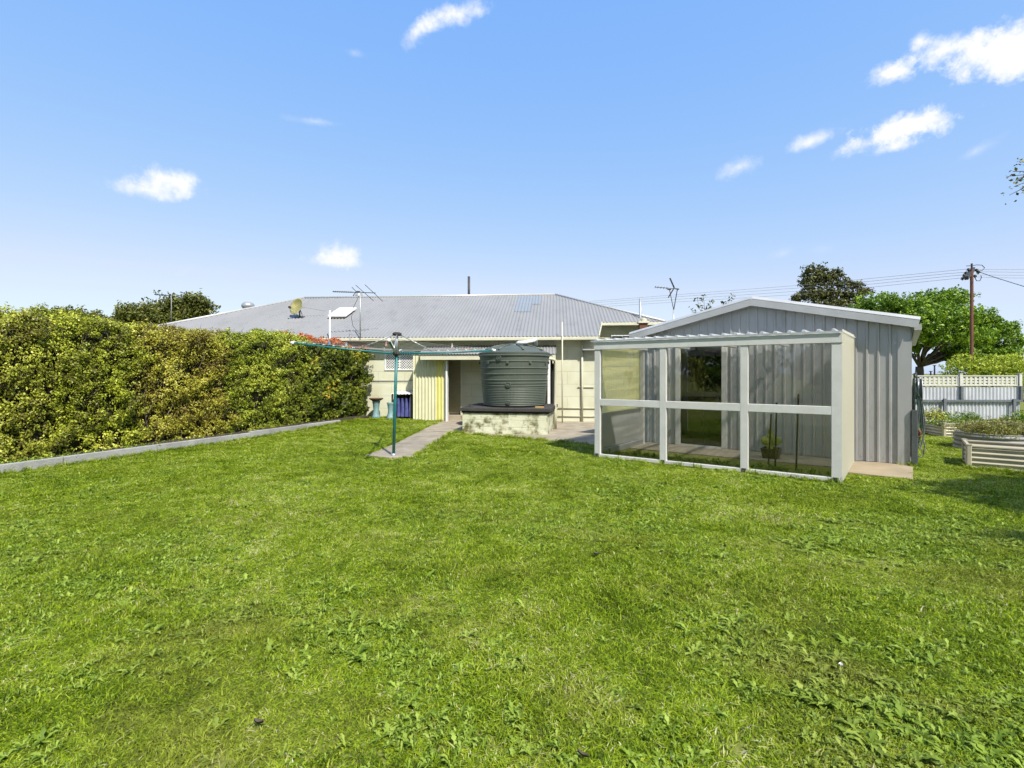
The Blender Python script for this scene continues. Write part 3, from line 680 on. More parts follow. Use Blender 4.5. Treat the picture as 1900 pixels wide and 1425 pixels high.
b.sheet(H(0, -.72, 0), hx, hz, y1, -hy, lambda t: gz(H(t, 0, 0)[0], 16), lambda t: pz0-.03, sine(.105, .018, 10), u0=y0); yw = b.build('screen_wall', m_yellow, porch, True)
b = MB(); hbox(b, y1-.0, y1+.05, -.86, -.68, .05, pz0-.04); b.build('screen_stud', m_whitebright, porch)
b = MB(); hbox(b, y0, y0+.02, -.7, -.01, .1, pz0-.03); b.build('screen_return', m_yellow, porch)
m_ybright = M('bright_yellow_sheet', (.62, .58, .20), (.56, .52, .17), scale=3, rough=.45)
b = MB(); b.sheet(H(0, -.725, 0), hx, hz, y1-.12, -hy, lambda t: .1, lambda t: pz0-.035, sine(.105, .018, 10), u0=y1-.34); b.build('screen_sheet', m_ybright, porch, True, 'brighter yellow sheet')

# ------------------------------------------------------------------ roof furniture
def antenna(name, label, base, top, boom, elems, r=.018, vee=True, extra=None):
    t = thing(name, label, 'antenna', tuple(base), 'television antennas on roofs')
    b = MB(); b.tube([base, top], r, 8); b.build('mast', m_wire if r < .02 else m_steel, t, True)
    p0, p1 = Vector(boom[0]), Vector(boom[1])
    b = MB(); b.tube([p0, p1], .014, 6); b.build('boom', m_darkmetal, t)
    side = (p1-p0).cross(hz).normalized()
    for f, ln, up in elems:
        c = p0+(p1-p0)*f; d = (side+hz*up).normalized(); e = MB(); e.tube([c-d*ln/2, c+d*ln/2], .009, 6); e.build('element', m_darkmetal, t)
    if extra:
        for q0, q1, rr in extra: x = MB(); x.tube([q0, q1], rr, 6); x.build('reflector_rod', m_darkmetal, t)
    return t
gb = EB-.14; ga = Ha(668.5, gb); ba = Vector(H(ga, gb, Hz(668, 627, gb))); ta = Vector(H(ga, gb, Hz(668, 540, gb))); Dm = ba.y
antenna('tv_antenna', 'television antenna with long boom on a mast at the gutter left of the hoist', ba, ta, (P(617, 541, Dm-.1), P(697, 543.5, Dm+.1)),
        [(f, .12, .25) for f in np.linspace(.03, .45, 11)], .02,
        extra=[(P(660, 529, Dm-.25), P(693, 558, Dm+.4), .009), (P(677, 528, Dm-.3), P(710, 559, Dm+.45), .009), (P(653, 533, Dm), P(661, 541, Dm), .014), (P(661, 541, Dm), P(655, 549, Dm), .014), (P(661, 541, Dm), P(668, 541, Dm), .02)])
a, b_ = on_roof(318, 599); bb = Vector(H(a, b_, roofz(b_))); Dm = bb.y
antenna('tv_antenna', 'small television antenna on a thin mast at the far left of the roof', bb, P(318, 545, Dm), (P(286, 546, Dm-.1), P(319, 549, Dm)),
        [(f, .1, .3) for f in np.linspace(.05, .7, 8)], .015, extra=[(P(311, 541, Dm), P(314, 547, Dm), .014), (P(314, 547, Dm), P(313, 552, Dm), .014)])
Dm = 17.5; 
antenna('tv_antenna', 'television antenna on a Y shaped mast behind the shed roof with large V reflector', P(1249, 640, Dm), P(1250, 575, Dm), (P(1215, 532.5, Dm), P(1259, 536.5, Dm)),
        [(f, .12, .5) for f in (0.02, .13, .26, .38, .5)], .022,
        extra=[(P(1250, 575, Dm), P(1257, 536, Dm), .016), (P(1250, 575, Dm), P(1242, 537, Dm), .012), (P(1251, 534, Dm), P(1243, 516, Dm), .026), (P(1251, 534, Dm), P(1240, 552, Dm), .022), (P(1238, 536, Dm), P(1245, 537, Dm), .03), (P(1253, 535.5, Dm), P(1260, 536.5, Dm), .024)])
pipe_ = None
# dish
a, b_ = on_roof(556, 589); fb = Vector(H(a, b_, roofz(b_))); Dm = fb.y
dish = thing('satellite_dish', 'round olive satellite dish on a bracket on the grey roof', 'satellite dish', tuple(fb))
m_dish = M('olive_dish_paint', (.30, .28, .10), (.22, .20, .07), scale=5, rough=.5, stain=(.42, .38, .16), stain_lo=.5, stain_hi=.7, stain_scale=4)
b = MB(); b.tube([fb, fb+hz*.42], .028, 8); b.obox(fb+nsl*.01, (.16, .1, .01), hx, dsl.normalized(), nsl); b.tube([fb+hx*.14, fb+hz*.3+hx*.02], .012, 6); b.build('bracket', m_darkmetal, dish)
dc = Vector(P(551, 569, Dm-.08)); dax = Vector((-.42, -.85, .28)).normalized()
b = MB(); R0 = .325; prof = [(R0*t, .085*t*t) for t in np.linspace(.02, 1, 9)]+[(R0, .083), (R0*.98, .075)]+[(R0*t, .085*t*t-.012) for t in np.linspace(.95, .02, 8)]
b.lathe(dc-dax*.04, prof, 36, tuple(dax)); b.build('reflector_dish', m_dish, dish, True)
lnb = dc+dax*.34-hz*.16; b = MB(); b.tube([dc-hz*.31, lnb-hz*.1, lnb], .012, 6); b.tube([dc-hz*.25+hx*.1, lnb], .008, 6); b.build('feed_arm', m_steel, dish)
b = MB(); b.obox(lnb, (.05, .03, .035), dax, dax.cross(hz).normalized(), dax.cross(hz).cross(dax).normalized()); b.build('receiver', m_darkmetal, dish)
b = MB(); b.tube([dc+hx*.1-hz*.0, Vector(P(604, 577, Dm))], .011, 6); b.build('stay_rod', m_wire, dish)
# antenna cable
wb = MB(); wb.tube([P(668, 545, 15.9), P(656, 570, 16.4), P(652, 590, 16.3), P(655, 605, 16.0), P(668, 621, 15.75)], .008, 6); tag(wb.build_top('antenna_cable', m_darkmetal), 'thin dark antenna cable looping down the roof beside the mast', 'cable')

# ------------------------------------------------------------------ water tank on its stand
tu = Vector((.984, -.178, 0)).normalized(); tv = Vector((.178, .984, 0)).normalized(); T0 = Vector((-1.306, 13.2, 0)); TWd, TD = 2.25, 1.95
def T(u, v, z): p = T0+tu*u+tv*v; return (p.x, p.y, z)
def tbox(mb, u0, u1, v0, v1, z0, z1, bev=0): return mb.obox(T((u0+u1)/2, (v0+v1)/2, (z0+z1)/2), (abs(u1-u0)/2, abs(v1-v0)/2, abs(z1-z0)/2), tu, tv, (0, 0, 1), bev)
stand = thing('tank_stand', 'mould stained white block stand with dark slab under the green tank', 'tank stand', T(TWd/2, TD/2, 0))
b = MB()
nb_ = 6; bw = TWd/nb_
for row in range(3):
    z0, z1 = .185*row+.003, .185*(row+1)-.003; off = 0 if row % 2 else bw/2
    for k in range(-1, nb_+1):
        u0, u1 = max(0, k*bw+off), min(TWd, (k+1)*bw+off)
        if u1-u0 > .03: tbox(b, u0+.003, u1-.003, 0, .19, z0, z1, .006)
    for k in range(-1, 6):
        v0_, v1_ = max(.2, k*bw+off), min(TD, (k+1)*bw+off)
        if v1_-v0_ > .03: tbox(b, TWd-.19, TWd-.0, v0_+.003, v1_-.003, z0, z1, .006); tbox(b, 0, .19, v0_+.003, v1_-.003, z0, z1, .006)
tbox(b, .006, TWd-.006, .006, TD-.006, .0, .554)
b.build('block_wall', m_block, stand)
b = MB(); tbox(b, -.02, TWd+.03, -.03, TD+.03, .555, .60); b.build('shaded_bearer', m_dark, stand)  # coloured near-black as the shade under the slab
b = MB(); tbox(b, -.06, TWd+.08, -.07, TD+.07, .60, .69, .012); b.build('slab', m_slab, stand)
tc_ = Vector((.065, 13.98, .692))
tank = thing('water_tank', 'green ribbed poly rainwater tank with domed lid on the block stand', 'water tank', tuple(tc_))
Hh = 1.47; rb, rt = .845, .975
prof = [(0.001, 0), (rb-.03, 0), (rb-.005, .02)]
z = .04
def rad(z): return rb+(rt-rb)*(z/Hh)**.85
ribz = [(.05+.045*i, .016, .007) for i in range(11)]+[(.56+.075*i, .018, .013) for i in range(2)]+[(.72, .02, .016), (.88, .02, .017), (1.04, .02, .017), (1.22, .02, .017), (1.38, .03, .03)]
for zz, hw, am in ribz: prof += [(rad(zz-hw), zz-hw), (rad(zz)+am*.9, zz-hw*.45), (rad(zz)+am*.9, zz+hw*.45), (rad(zz+hw), zz+hw)]
prof += [(rt-.01, 1.42), (rt+.005, 1.425), (rt+.005, 1.46), (rt-.05, 1.485)]
b = MB(); b.lathe(tc_, prof, 64); b.build('tank_shell', m_tank, tank)
b = MB(); dp = [(rt-.05, 1.485), (rt-.15, 1.52), (.72, 1.58), (.5, 1.635), (.27, 1.672), (.26, 1.70), (.22, 1.715), (.001, 1.72)]
b.lathe(tc_, dp, 64); lid = b.build('tank_lid', m_tank, tank)
for k in range(8):
    t = 2*math.pi*(k+.35)/8; d = Vector((math.cos(t), math.sin(t), 0)); b = MB()
    b.tube([tc_+d*.86+hz*1.53, tc_+d*.55+hz*1.635, tc_+d*.28+hz*1.685], .028, 8); b.build('lid_rib', m_tank, lid, True)
for k in range(10):
    t = 2*math.pi*(k+.2)/10; d = Vector((math.cos(t), math.sin(t), 0)); b = MB(); s_ = d.cross(hz)
    b.obox(tc_+d*(rad(1.22)+.012)+hz*1.185, (.03, .018, .03), s_, d, hz); b.build('lug', m_tank, tank)
def boss(px, z, r):
    X = (px-tc_.x*0-CX)/F; a = math.asin(max(-1, min(1, (X*13.1-tc_.x)/rad(z)))); d = Vector((math.sin(a), -math.cos(a), 0)); b = MB()
    b.lathe(tc_+d*(rad(z)-.01)+hz*z, [(r, 0), (r, .035), (r*.8, .04), (r*.78, .022), (r*.45, .022), (r*.42, .038), (.001, .04)], 20, tuple(d)); b.build('outlet_boss', m_tank, tank)
boss(926, 1.29, .075); boss(943, .60, .075); boss(943, .13, .06)
b = MB(); b.tube([Vector(P(959, 638, 13.75)), Vector(P(963, 635.5, 13.7)), Vector(P(975, 635, 13.7)), Vector(P(990, 632, 13.9)), Vector(P(994, 629.5, 14.1)), Vector(P(995, 640, 14.25))], .05, 12)
b.build('inlet_pipe', m_whitebright, tank, True)
b = MB(); b.tube([Vector(P(1013, 665, 13.9)), Vector(P(1024, 666, 14.0)), Vector(P(1029, 668, 14.05)), Vector(P(1030.5, 675, 14.1)), Vector(P(1030, 762, 14.1)), Vector(P(1030.5, 798, 14.1)), P(1030.5, 798, 14.1)[0:2]+(.02,)], .042, 12)
b.build('overflow_pipe', m_creamtrim, tank, True)
tp = MB(); c = Vector(T(.16, .12, .69)); tp.tube([c, c+hz*.07], .02, 8); tp.tube([c+hz*.07-hx*.03, c+hz*.07+hx*.03], .022, 8); tp.tube([c-hx*.12+hz*.02, c+hx*.1+hz*.02], .015, 8); tag(tp.build_top('tap', m_darkmetal), 'dark brass tap fitting on the left corner of the tank slab', 'tap')
b = MB(); b.obox(T(TWd-.22, .12, .715), (.11, .05, .02), tu, tv, hz); tag(b.build_top('timber_offcut', M('raw_timber', (.4, .28, .12), rough=.8)), 'short pale timber offcut lying on the right end of the tank slab', 'timber')

# ------------------------------------------------------------------ rotary clothes hoist
hb = Vector(G(730, 848)); ht = hb+Vector((.07, 0, 2.36)); ax = (ht-hb).normalized()
hoist = thing('clothes_hoist', 'teal rotary clothes hoist with four arms standing at the end of the path', 'clothes hoist', tuple(hb))
b = MB(); b.tube([hb-hz*.05, hb+ax*1.2, hb+ax*2.0], .029, 16); b.build('pole', m_teal, hoist, True)
b = MB(); b.tube([hb+ax*.0, hb+ax*.07], .048, 16); b.build('ground_socket', m_steel, hoist, True)
b = MB(); b.tube([hb+ax*1.99, hb+ax*2.34], .02, 12); b.build('inner_post', m_steel, hoist, True)
b = MB(); b.lathe(hb+ax*2.31, [(.001, 0), (.07, 0), (.085, .02), (.085, .05), (.05, .065), (.001, .07)], 20, tuple(ax)); b.build('head_cap', m_slab, hoist, True)
b = MB(); b.lathe(hb+ax*1.93, [(.03, 0), (.065, .01), (.065, .07), (.03, .08)], 20, tuple(ax)); b.build('hub', m_slab, hoist, True)
fr_d = Vector((.31, -1.84, 0)).normalized(); sd_ = Vector((fr_d.y, -fr_d.x, 0))   # points left
if sd_.x > 0: sd_ = -sd_
AL = 1.88; dirs = [sd_, fr_d, -sd_, -fr_d]; tips = []; hub = hb+ax*1.97
for i, d in enumerate(dirs):
    rise = .13 + (.055 if i == 0 else -.055 if i == 2 else 0)
    tip = hub+d*AL+hz*rise; tips.append(tip)
    b = MB(); b.tube([hub+d*.05, hub+(tip-hub)*.5-hz*.015, tip], .0175, 10); am = b.build('arm', m_teal, hoist, True)
    b = MB(); b.tube([tip-(tip-hub).normalized()*.04, tip+(tip-hub).normalized()*.02], .026, 10); b.build('arm_cap', m_whitebright, am, True)
    mid = hub+(tip-hub)*.36
    b = MB(); b.tube([hb+ax*2.33+d*.06, mid+hz*.02], .011, 8); b.build('strut', m_steel, hoist, True)
    for f in np.linspace(.42, .98, 7): b = MB(); c = hub+(tip-hub)*f; b.tube([c+hz*.02-d*.02, c+hz*.035, c+hz*.02+d*.02], .008, 6); b.build('line_clip', m_whitebright, am)
for f in np.linspace(.42, .98, 7):
    for i in range(4):
        p0 = hub+(tips[i]-hub)*f+hz*.035; p1 = hub+(tips[(i+1) % 4]-hub)*f+hz*.035; m_ = (p0+p1)/2-hz*.02*f
        b = MB(); b.tube([p0, (p0+m_)/2-hz*.004, m_, (p1+m_)/2-hz*.004, p1], .003, 5, False); b.build('line', m_wire, hoist)
pegs = [(0, .86, .30, (.15, .3, .55), 'blue peg on the left hoist line'), (0, .72, .38, (.30, .45, .65), 'pale blue peg beside the blue one on the left hoist line'), (0, .7, .93, (.62, .32, .34), 'pink peg near the front hoist arm'),
        (1, .98, .55, (.62, .5, .5), 'pale pink peg on the right front hoist line'), (3, .9, .2, (.6, .6, .62), 'white peg on the rear hoist line'), (2, .86, .2, (.6, .25, .25), 'red peg on the far right hoist line'), (1, .84, .85, (.55, .3, .32), 'dull red peg near the right arm of the hoist')]
for i, f, t, c, lab in pegs:
    p0 = hub+(tips[i]-hub)*f+hz*.035; p1 = hub+(tips[(i+1) % 4]-hub)*f+hz*.035; p = p0+(p1-p0)*t-hz*.015
    b = MB(); b.obox(p+Vector((.006, 0, 0)), (.006, .005, .04), (1, 0, .12), (0, 1, 0), (-.12, 0, 1)); b.obox(p-Vector((.006, 0, 0)), (.006, .005, .04), (1, 0, -.12), (0, 1, 0), (.12, 0, 1))
    tag(b.build_top('clothes_peg', M('peg_plastic', c, rough=.4)), lab, 'clothes peg', 'pegs left on the clothes hoist')

# ------------------------------------------------------------------ bits along the house wall
def pedestal(px, py, scale, bowl, label):
    g0 = Vector(G(px, py, .12)); g0.z = gz(g0.x, g0.y)
    t = thing('bird_bath' if bowl else 'garden_pedestal', label, 'bird bath' if bowl else 'pedestal', tuple(g0))
    s = scale; b = MB(); b.lathe(g0, [(.001, 0), (.135*s, 0), (.15*s, .05*s), (.11*s, .1*s), (.09*s, .3*s), (.12*s, .52*s), (.14*s, .56*s), (.001, .565*s)], 24)
    b.build('column', M('chalky_teal_glaze', (.20, .32, .33), (.12, .22, .24), scale=7, rough=.5, stain=(.12, .11, .09), stain_lo=.58, stain_hi=.68, stain_scale=9), t, True)
    if bowl:
        b = MB(); b.lathe(g0+hz*.56*s, [(.001, 0), (.10, 0), (.19, .05), (.23, .09), (.23, .105), (.20, .10), (.10, .04), (.001, .035)], 28)
        b.build('bowl', M('terracotta_bowl', (.14, .07, .05), (.09, .05, .035), scale=8, rough=.7), t, True)
pedestal(698, 776, .98, True, 'teal bird bath with a brown bowl at the end of the hedge')
pedestal(725, 777, .95, False, 'teal ceramic pedestal between bird bath and blue covers')
g0 = Vector(H(Ha(748, -.35), -.35, .12)); 
rk = thing('wall_shelf', 'low shelf with a wavy white top against the cream wall', 'shelf', (g0.x, g0.y, .1))
b = MB(); b.sheet(H(0, -.62, .92), hx, (hy+hz*.12).normalized(), Ha(768, -.5), hz, lambda t: 0, lambda t: .55, sine(.12, .014), u0=Ha(727, -.5)); b.build('shelf_top', m_whitebright, rk, True)
for px in (732, 766):
    b = MB(); hbox(b, Ha(px, -.3)-.02, Ha(px, -.3)+.02, -.55, -.5, .1, .92); b.build('leg', m_darkmetal, rk)
b = MB(); hbox(b, Ha(734, -.3), Ha(768, -.3), -.22, -.2, .1, .88); b.build('shelf_shade_board', m_dark, rk)  # dark sheet painting the shade beneath the shelf top
m_blue = M('blue_fabric', (.06, .07, .22), (.04, .045, .14), scale=6, rough=.8, c3=(.11, .12, .32))
for i in range(4):
    a0 = Ha(739+i*7.4, -.5); wd = .115
    b = MB(); vs_ = []; fs_ = []; nn_, mm_ = 7, 9
    for j in range(mm_):
        zz = .78-.60*j/(mm_-1)
        for k in range(nn_):
            u = k/(nn_-1); vs_.append(H(a0+wd*(u-.5)*(.6+.5*j/(mm_-1)), -.5-.05*math.sin(u*math.pi)-.015*math.sin(u*9+i+j*.5), zz))
    back = [tuple(Vector(p)+hy*.05) for p in vs_]; n0 = len(vs_)
    for j in range(mm_-1):
        for k in range(nn_-1):
            q_ = (j*nn_+k, j*nn_+k+1, (j+1)*nn_+k+1, (j+1)*nn_+k); fs_.append(q_); fs_.append(tuple(n0+x for x in reversed(q_)))
    b.add(vs_+back, fs_)
    tag(b.build_top('folded_blue_chair', m_blue, True), 'folded blue fabric camp chair, %s under the wavy shelf' % ('leftmost', 'second from the left', 'third from the left', 'rightmost')[i], 'folded chair', 'folded blue chairs under the shelf')
# thin brown twig seen low on the wall base
# ------------------------------------------------------------------ edging sleepers
ed0 = Vector((-8.0, 7.83, 0)); hd = Vector((.381, .925, 0)).normalized(); hn = Vector((.925, -.381, 0)).normalized()
labs = ['concrete edging sleeper behind the camera side of the hedge', 'nearest long grey edging sleeper at the left frame edge', 'grey edging sleeper below the dark gap in the hedge', 'grey edging sleeper below the brown tinted hedge part',
        'grey edging sleeper below the bright green hedge part', 'farthest low edging sleeper fading into grass before the photinia']
cuts = [-5.4, -1.5, .80, 2.35, 4.5, 6.1, 7.6]
for i in range(6):
    s0, s1 = cuts[i]+.008, cuts[i+1]-.008; c = ed0+hd*(s0+s1)/2; h0 = .17 if i < 5 else .13
    b = MB(); yaw = random.uniform(-.006, .006); u = Vector((hd.x-yaw*hd.y, hd.y+yaw*hd.x, 0)); b.obox(c+hz*(h0/2-.03+gz(c.x, c.y)), ((s1-s0)/2, .04, h0/2+.03), u, Vector((u.y, -u.x, 0)), hz, .008)
    tag(b.build_top('edging_sleeper', m_sleeper), labs[i], 'edging sleeper', 'concrete sleepers edging the hedge bed')
sp = [ed0-hd*6-hn*.03, ed0+hd*9-hn*.03, ed0+hd*9-hn*1.9, ed0-hd*6-hn*1.9]
MB().prism([(p.x, p.y) for p in sp], -.05, lambda x, y: gz(x, y)+.09).build('garden_soil', m_soil)['kind'] = 'structure'

# ------------------------------------------------------------------ hedge: five clipped shrubs grown together
F0 = Vector((-8.35, 7.83, 0))
hA, hB, hC = WN(3, .42), WN(4, 1.3), WN(5, 3.2)
def htop(s): return float(np.interp(s, [-9, 0, 1.2, 2.5, 3.3, 4.4, 6.5, 8, 9.6], [2.5, 2.55, 2.62, 2.60, 2.50, 2.58, 2.65, 2.61, 2.52]))
def hedge_section(s0, s1, mat, label, name, dens, leaf, seed, endcap=False, redtop=False, mix=None):
    base = F0+hd*(s0+s1)/2-hn*.5
    t = thing(name, label, 'hedge shrub', (base.x, base.y, 0), 'shrubs of the clipped hedge on the left')
    r = np.random.RandomState(seed); ln = s1-s0; Hd = 1.15
    n_f = int(ln*2.7*dens); n_t = int(ln*Hd*dens); n_e = int(Hd*2.6*dens*.9) if endcap else 0
    s = np.concatenate([s0+ln*r.rand(n_f), s0+ln*r.rand(n_t), np.full(n_e, s1)])
    tops = np.array([htop(x) for x in s])
    z = np.concatenate([tops[:n_f]*(.03+.97*r.rand(n_f)), tops[n_f:n_f+n_t], tops[n_f+n_t:]*r.rand(n_e)])
    dpt = np.concatenate([np.zeros(n_f), -Hd*r.rand(n_t), -Hd*r.rand(n_e)])
    nr = np.concatenate([np.tile(np.array([hn.x, hn.y, .15]), (n_f, 1)), np.tile(np.array([0, 0, 1.]), (n_t, 1)), np.tile(np.array([hd.x, hd.y, 0]), (n_e, 1))])
    Pw = np.outer(s, hd)+np.outer(dpt, hn)+np.array(F0); Pw[:, 2] = z
    disp = .05*hA(Pw)+.045*hB(Pw)+.04*hC(Pw)
    zs_ = np.where(nr[:, 2] > .5, 0, np.clip((z-(tops-.35))/.35, 0, 1))[:, None]; ts_ = np.where(nr[:, 2] > .5, np.clip(1+dpt/.35, 0, 1), 0)[:, None]
    nr = nr+zs_*np.array([-.35*hn.x, -.35*hn.y, .75])+ts_*np.array([hn.x*.75, hn.y*.75, -.3]); nr /= np.linalg.norm(nr, axis=1)[:, None]; isf = np.arange(len(s)) < n_f
    low = np.clip(1-z/.5, 0, 1); lean = (z-1.5)*.02
    disp = disp-.12*low*(.6+.6*np.clip(hB(Pw), -1, 1))*isf
    disp = disp-.10*zs_[:, 0]-.12*ts_[:, 0]
    depth = -.16*r.rand(len(s))**1.5
    C = Pw+nr*(disp+depth)[:, None]+np.outer((.10*hB(Pw+5)+.06*hC(Pw))*np.where(np.arange(len(s)) < n_f+n_t, 1, 0), hd)
    C[:, 2] = np.maximum(C[:, 2], .06)
    keep = (hC(Pw*1.0+7) > -1.15-.5*r.rand(len(s)))
    C = C[keep]; nr = nr[keep]; z = z[keep]
    per = 11; LC, LN, idx = clumps(C, nr, per, .075, .7)
    base_t = np.clip(.46+.13*hB(C*.9+2)+.15*r.normal(0, 1, len(C)), 0, 1)
    tint = np.clip(base_t[idx]+.13*RS.normal(0, 1, len(LC)), 0, 1)
    if redtop:
        hi = LC[:, 2] > np.array([htop(x) for x in (LC[:, :2]-np.array(F0)[:2])@np.array(hd)[:2]])-.17-.03*RS.rand(len(LC))
        leafmesh('foliage', LC[~hi], LN[~hi], leaf, mat, t, tint[~hi], .42, .55)
        leafmesh('new_red_growth', LC[hi]+np.array([0, 0, .03]), LN[hi], leaf*.95, m_redleaf, t, None, .4, .6, 'red new leaves along the top')
    else:
        leafmesh('foliage', LC, LN, leaf, mat, t, tint, .55, .6)
    # twigs standing proud of the top and behind the leaves
    tw = MB()
    for _ in range(int(ln*34)):
        ss = s0+ln*r.rand(); zz = r.rand()*2.1+.1; p = F0+hd*ss-hn*(.10+.22*r.rand())+hz*zz; d = Vector((r.normal(0, .25), r.normal(0, .25), 1))
        tw.tube([p, p+d*.25+hn*.03, p+d*.5+hn*.10], [.008, .006, .003], 4, False)
    tw.build('twigs', m_twig, t)
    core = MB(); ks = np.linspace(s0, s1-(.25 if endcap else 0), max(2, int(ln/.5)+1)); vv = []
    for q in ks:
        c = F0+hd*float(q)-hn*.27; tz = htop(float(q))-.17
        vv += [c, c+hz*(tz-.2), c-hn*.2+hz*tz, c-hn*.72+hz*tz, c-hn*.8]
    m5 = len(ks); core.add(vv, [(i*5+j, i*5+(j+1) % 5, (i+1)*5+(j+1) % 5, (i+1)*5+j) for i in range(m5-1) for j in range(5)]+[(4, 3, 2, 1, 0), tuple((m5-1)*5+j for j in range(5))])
    core.build('inner_core', m_inner, t)  # solid dark core that blocks the view through the leaves
    return t
m_twig = M('grey_twigs', (.22, .17, .12), (.12, .09, .06), scale=9, rough=.9)
m_inner = M('dark_inner_fill', (.035, .035, .012), (.02, .018, .008), scale=30, rough=1, bump=1, bscale=50)
m_h1 = leafmat('variegated_leaf', [(0, (0.135, 0.114, 0.027)), (.3, (0.267, 0.286, 0.034)), (.6, (0.471, 0.499, 0.055)), (.85, (0.676, 0.665, 0.137)), (1, (0.800, 0.800, 0.326))], .28, patch=.45, patch_scale=1.3)
m_h2 = leafmat('yellow_green_leaf', [(0, (0.112, 0.101, 0.021)), (.35, (0.237, 0.269, 0.025)), (.65, (0.433, 0.484, 0.036)), (.9, (0.643, 0.645, 0.085)), (1, (0.800, 0.739, 0.194))], .28, patch=.45, patch_scale=1.4)
m_h3 = leafmat('bronzed_leaf', [(0, (0.119, 0.090, 0.021)), (.3, (0.237, 0.193, 0.031)), (.55, (0.369, 0.344, 0.036)), (.8, (0.474, 0.469, 0.057)), (1, (0.711, 0.647, 0.165))], .28, patch=.5, patch_scale=1.3)
m_h4 = leafmat('fresh_green_leaf', [(0, (0.095, 0.090, 0.017)), (.35, (0.188, 0.229, 0.020)), (.7, (0.352, 0.417, 0.033)), (.92, (0.552, 0.567, 0.076)), (1, (0.704, 0.652, 0.152))], .28, patch=.4, patch_scale=1.4)
m_h5 = leafmat('photinia_leaf', [(0, (0.035, 0.053, 0.009)), (.45, (0.100, 0.134, 0.013)), (.75, (0.250, 0.278, 0.026)), (.94, (0.450, 0.403, 0.052)), (1, (0.499, 0.288, 0.034))], .2, rough=.4, spec=.3, patch=.2, patch_scale=2.2)
m_redleaf = leafmat('photinia_red_leaf', [(0, (0.232, 0.102, 0.029)), (.4, (0.551, 0.131, 0.043)), (.8, (0.754, 0.232, 0.072)), (1, (0.435, 0.362, 0.058))], .35, rough=.35)
hedge_section(-9, -1.6, m_h1, 'part of the left hedge beyond the frame edge', 'hedge_shrub', 110, .07, 20)
hedge_section(-1.6, .95, m_h1, 'yellow green hedge shrub with cream leaves at the left frame edge', 'hedge_shrub', 430, .044, 21)
hedge_section(.95, 2.5, m_h2, 'bright yellow green hedge shrub with bare twigs showing, second from left', 'hedge_shrub', 430, .043, 22)
hedge_section(2.5, 4.35, m_h3, 'bronze and brown tinted hedge shrub in the middle of the hedge', 'hedge_shrub', 430, .043, 23)
hedge_section(4.35, 6.8, m_h4, 'fresh green hedge shrub left of the photinia', 'hedge_shrub', 400, .046, 24)
hedge_section(6.8, 9.4, m_h5, 'dark glossy photinia shrub with red top leaves at the house end', 'hedge_shrub', 230, .085, 25, True, True)

# ------------------------------------------------------------------ trees
def limb(mb, p, q, r0, r1, wob=.08, n=5):
    p, q = Vector(p), Vector(q); Ln = (q-p).length; pts = []; rs = []
    for i in range(n+1):
        t = i/n; w_ = Vector((random.uniform(-1, 1), random.uniform(-1, 1), random.uniform(-.6, .6)))*Ln*wob*math.sin(t*math.pi)
        pts.append(p+(q-p)*t+w_+hz*0.06*Ln*math.sin(t*math.pi)); rs.append(r0+(r1-r0)*t)
    mb.tube(pts, rs, 8)
def tree(name, label, cat, base, spec, trunk_r, nclump, per, crad, leaf, mat, seed, fork=None, gap=.5, group=None, shell=.5, limbs=True):
    t = thing(name, label, cat, tuple(base), group)
    C, Nn, idx = lobes(spec, nclump, per, crad, seed, gap, shell)
    r = np.random.RandomState(seed+9); base_t = np.clip(.5+.22*r.normal(0, 1, nclump), 0, 1)
    leafmesh('crown', C, Nn, leaf, mat, t, np.clip(base_t[idx]+.12*RS.normal(0, 1, len(C)), 0, 1), .6, .7)
    tr = MB(); b = Vector(base); fk = Vector(fork) if fork else b+hz*1.8
    limb(tr, b-hz*.2, fk, trunk_r*1.25, trunk_r*.8, .02)
    if limbs:
        for s in spec: 
            c = Vector(s[:3]); limb(tr, fk, c-hz*s[5]*.2, trunk_r*.34, trunk_r*.12, .09)
            for _ in range(3):
                d = Vector((random.uniform(-1, 1)*s[3], random.uniform(-1, 1)*s[4], random.uniform(-.5, .9)*s[5]))*.75
                limb(tr, c-hz*s[5]*.2, c+d, trunk_r*.18, trunk_r*.05, .06, 3)
    tr.build('trunk', m_bark, t, True); return t
m_tgreen = leafmat('plane_tree_leaf', [(0, (0.049, 0.095, 0.009)), (.4, (0.111, 0.202, 0.013)), (.75, (0.210, 0.345, 0.021)), (1, (0.371, 0.499, 0.049))], .35, patch=.4, patch_scale=.35)
m_tdark = leafmat('gum_leaf', [(0, (0.030, 0.038, 0.009)), (.5, (0.082, 0.090, 0.022)), (.85, (0.150, 0.150, 0.038)), (1, (0.255, 0.224, 0.074))], .2, patch=.3, patch_scale=.3)
m_tmid = leafmat('cypress_leaf', [(0, (0.037, 0.044, 0.007)), (.5, (0.094, 0.106, 0.015)), (.85, (0.163, 0.175, 0.025)), (1, (0.250, 0.237, 0.050))], .2, patch=.4, patch_scale=.25)
m_lime = leafmat('lime_shrub_leaf', [(0, (.12, .16, .01)), (.4, (.28, .36, .02)), (.75, (.46, .53, .04)), (1, (.62, .62, .12))], .3, patch=.2, patch_scale=1)
def E(px, py, D, rx, rz, ry=None):
    p = P(px, py, D); k = D/F; return (p[0], p[1], p[2], rx*k, (ry if ry else rx)*k, rz*k)
D = 38
tb = P(1706, 700, D)
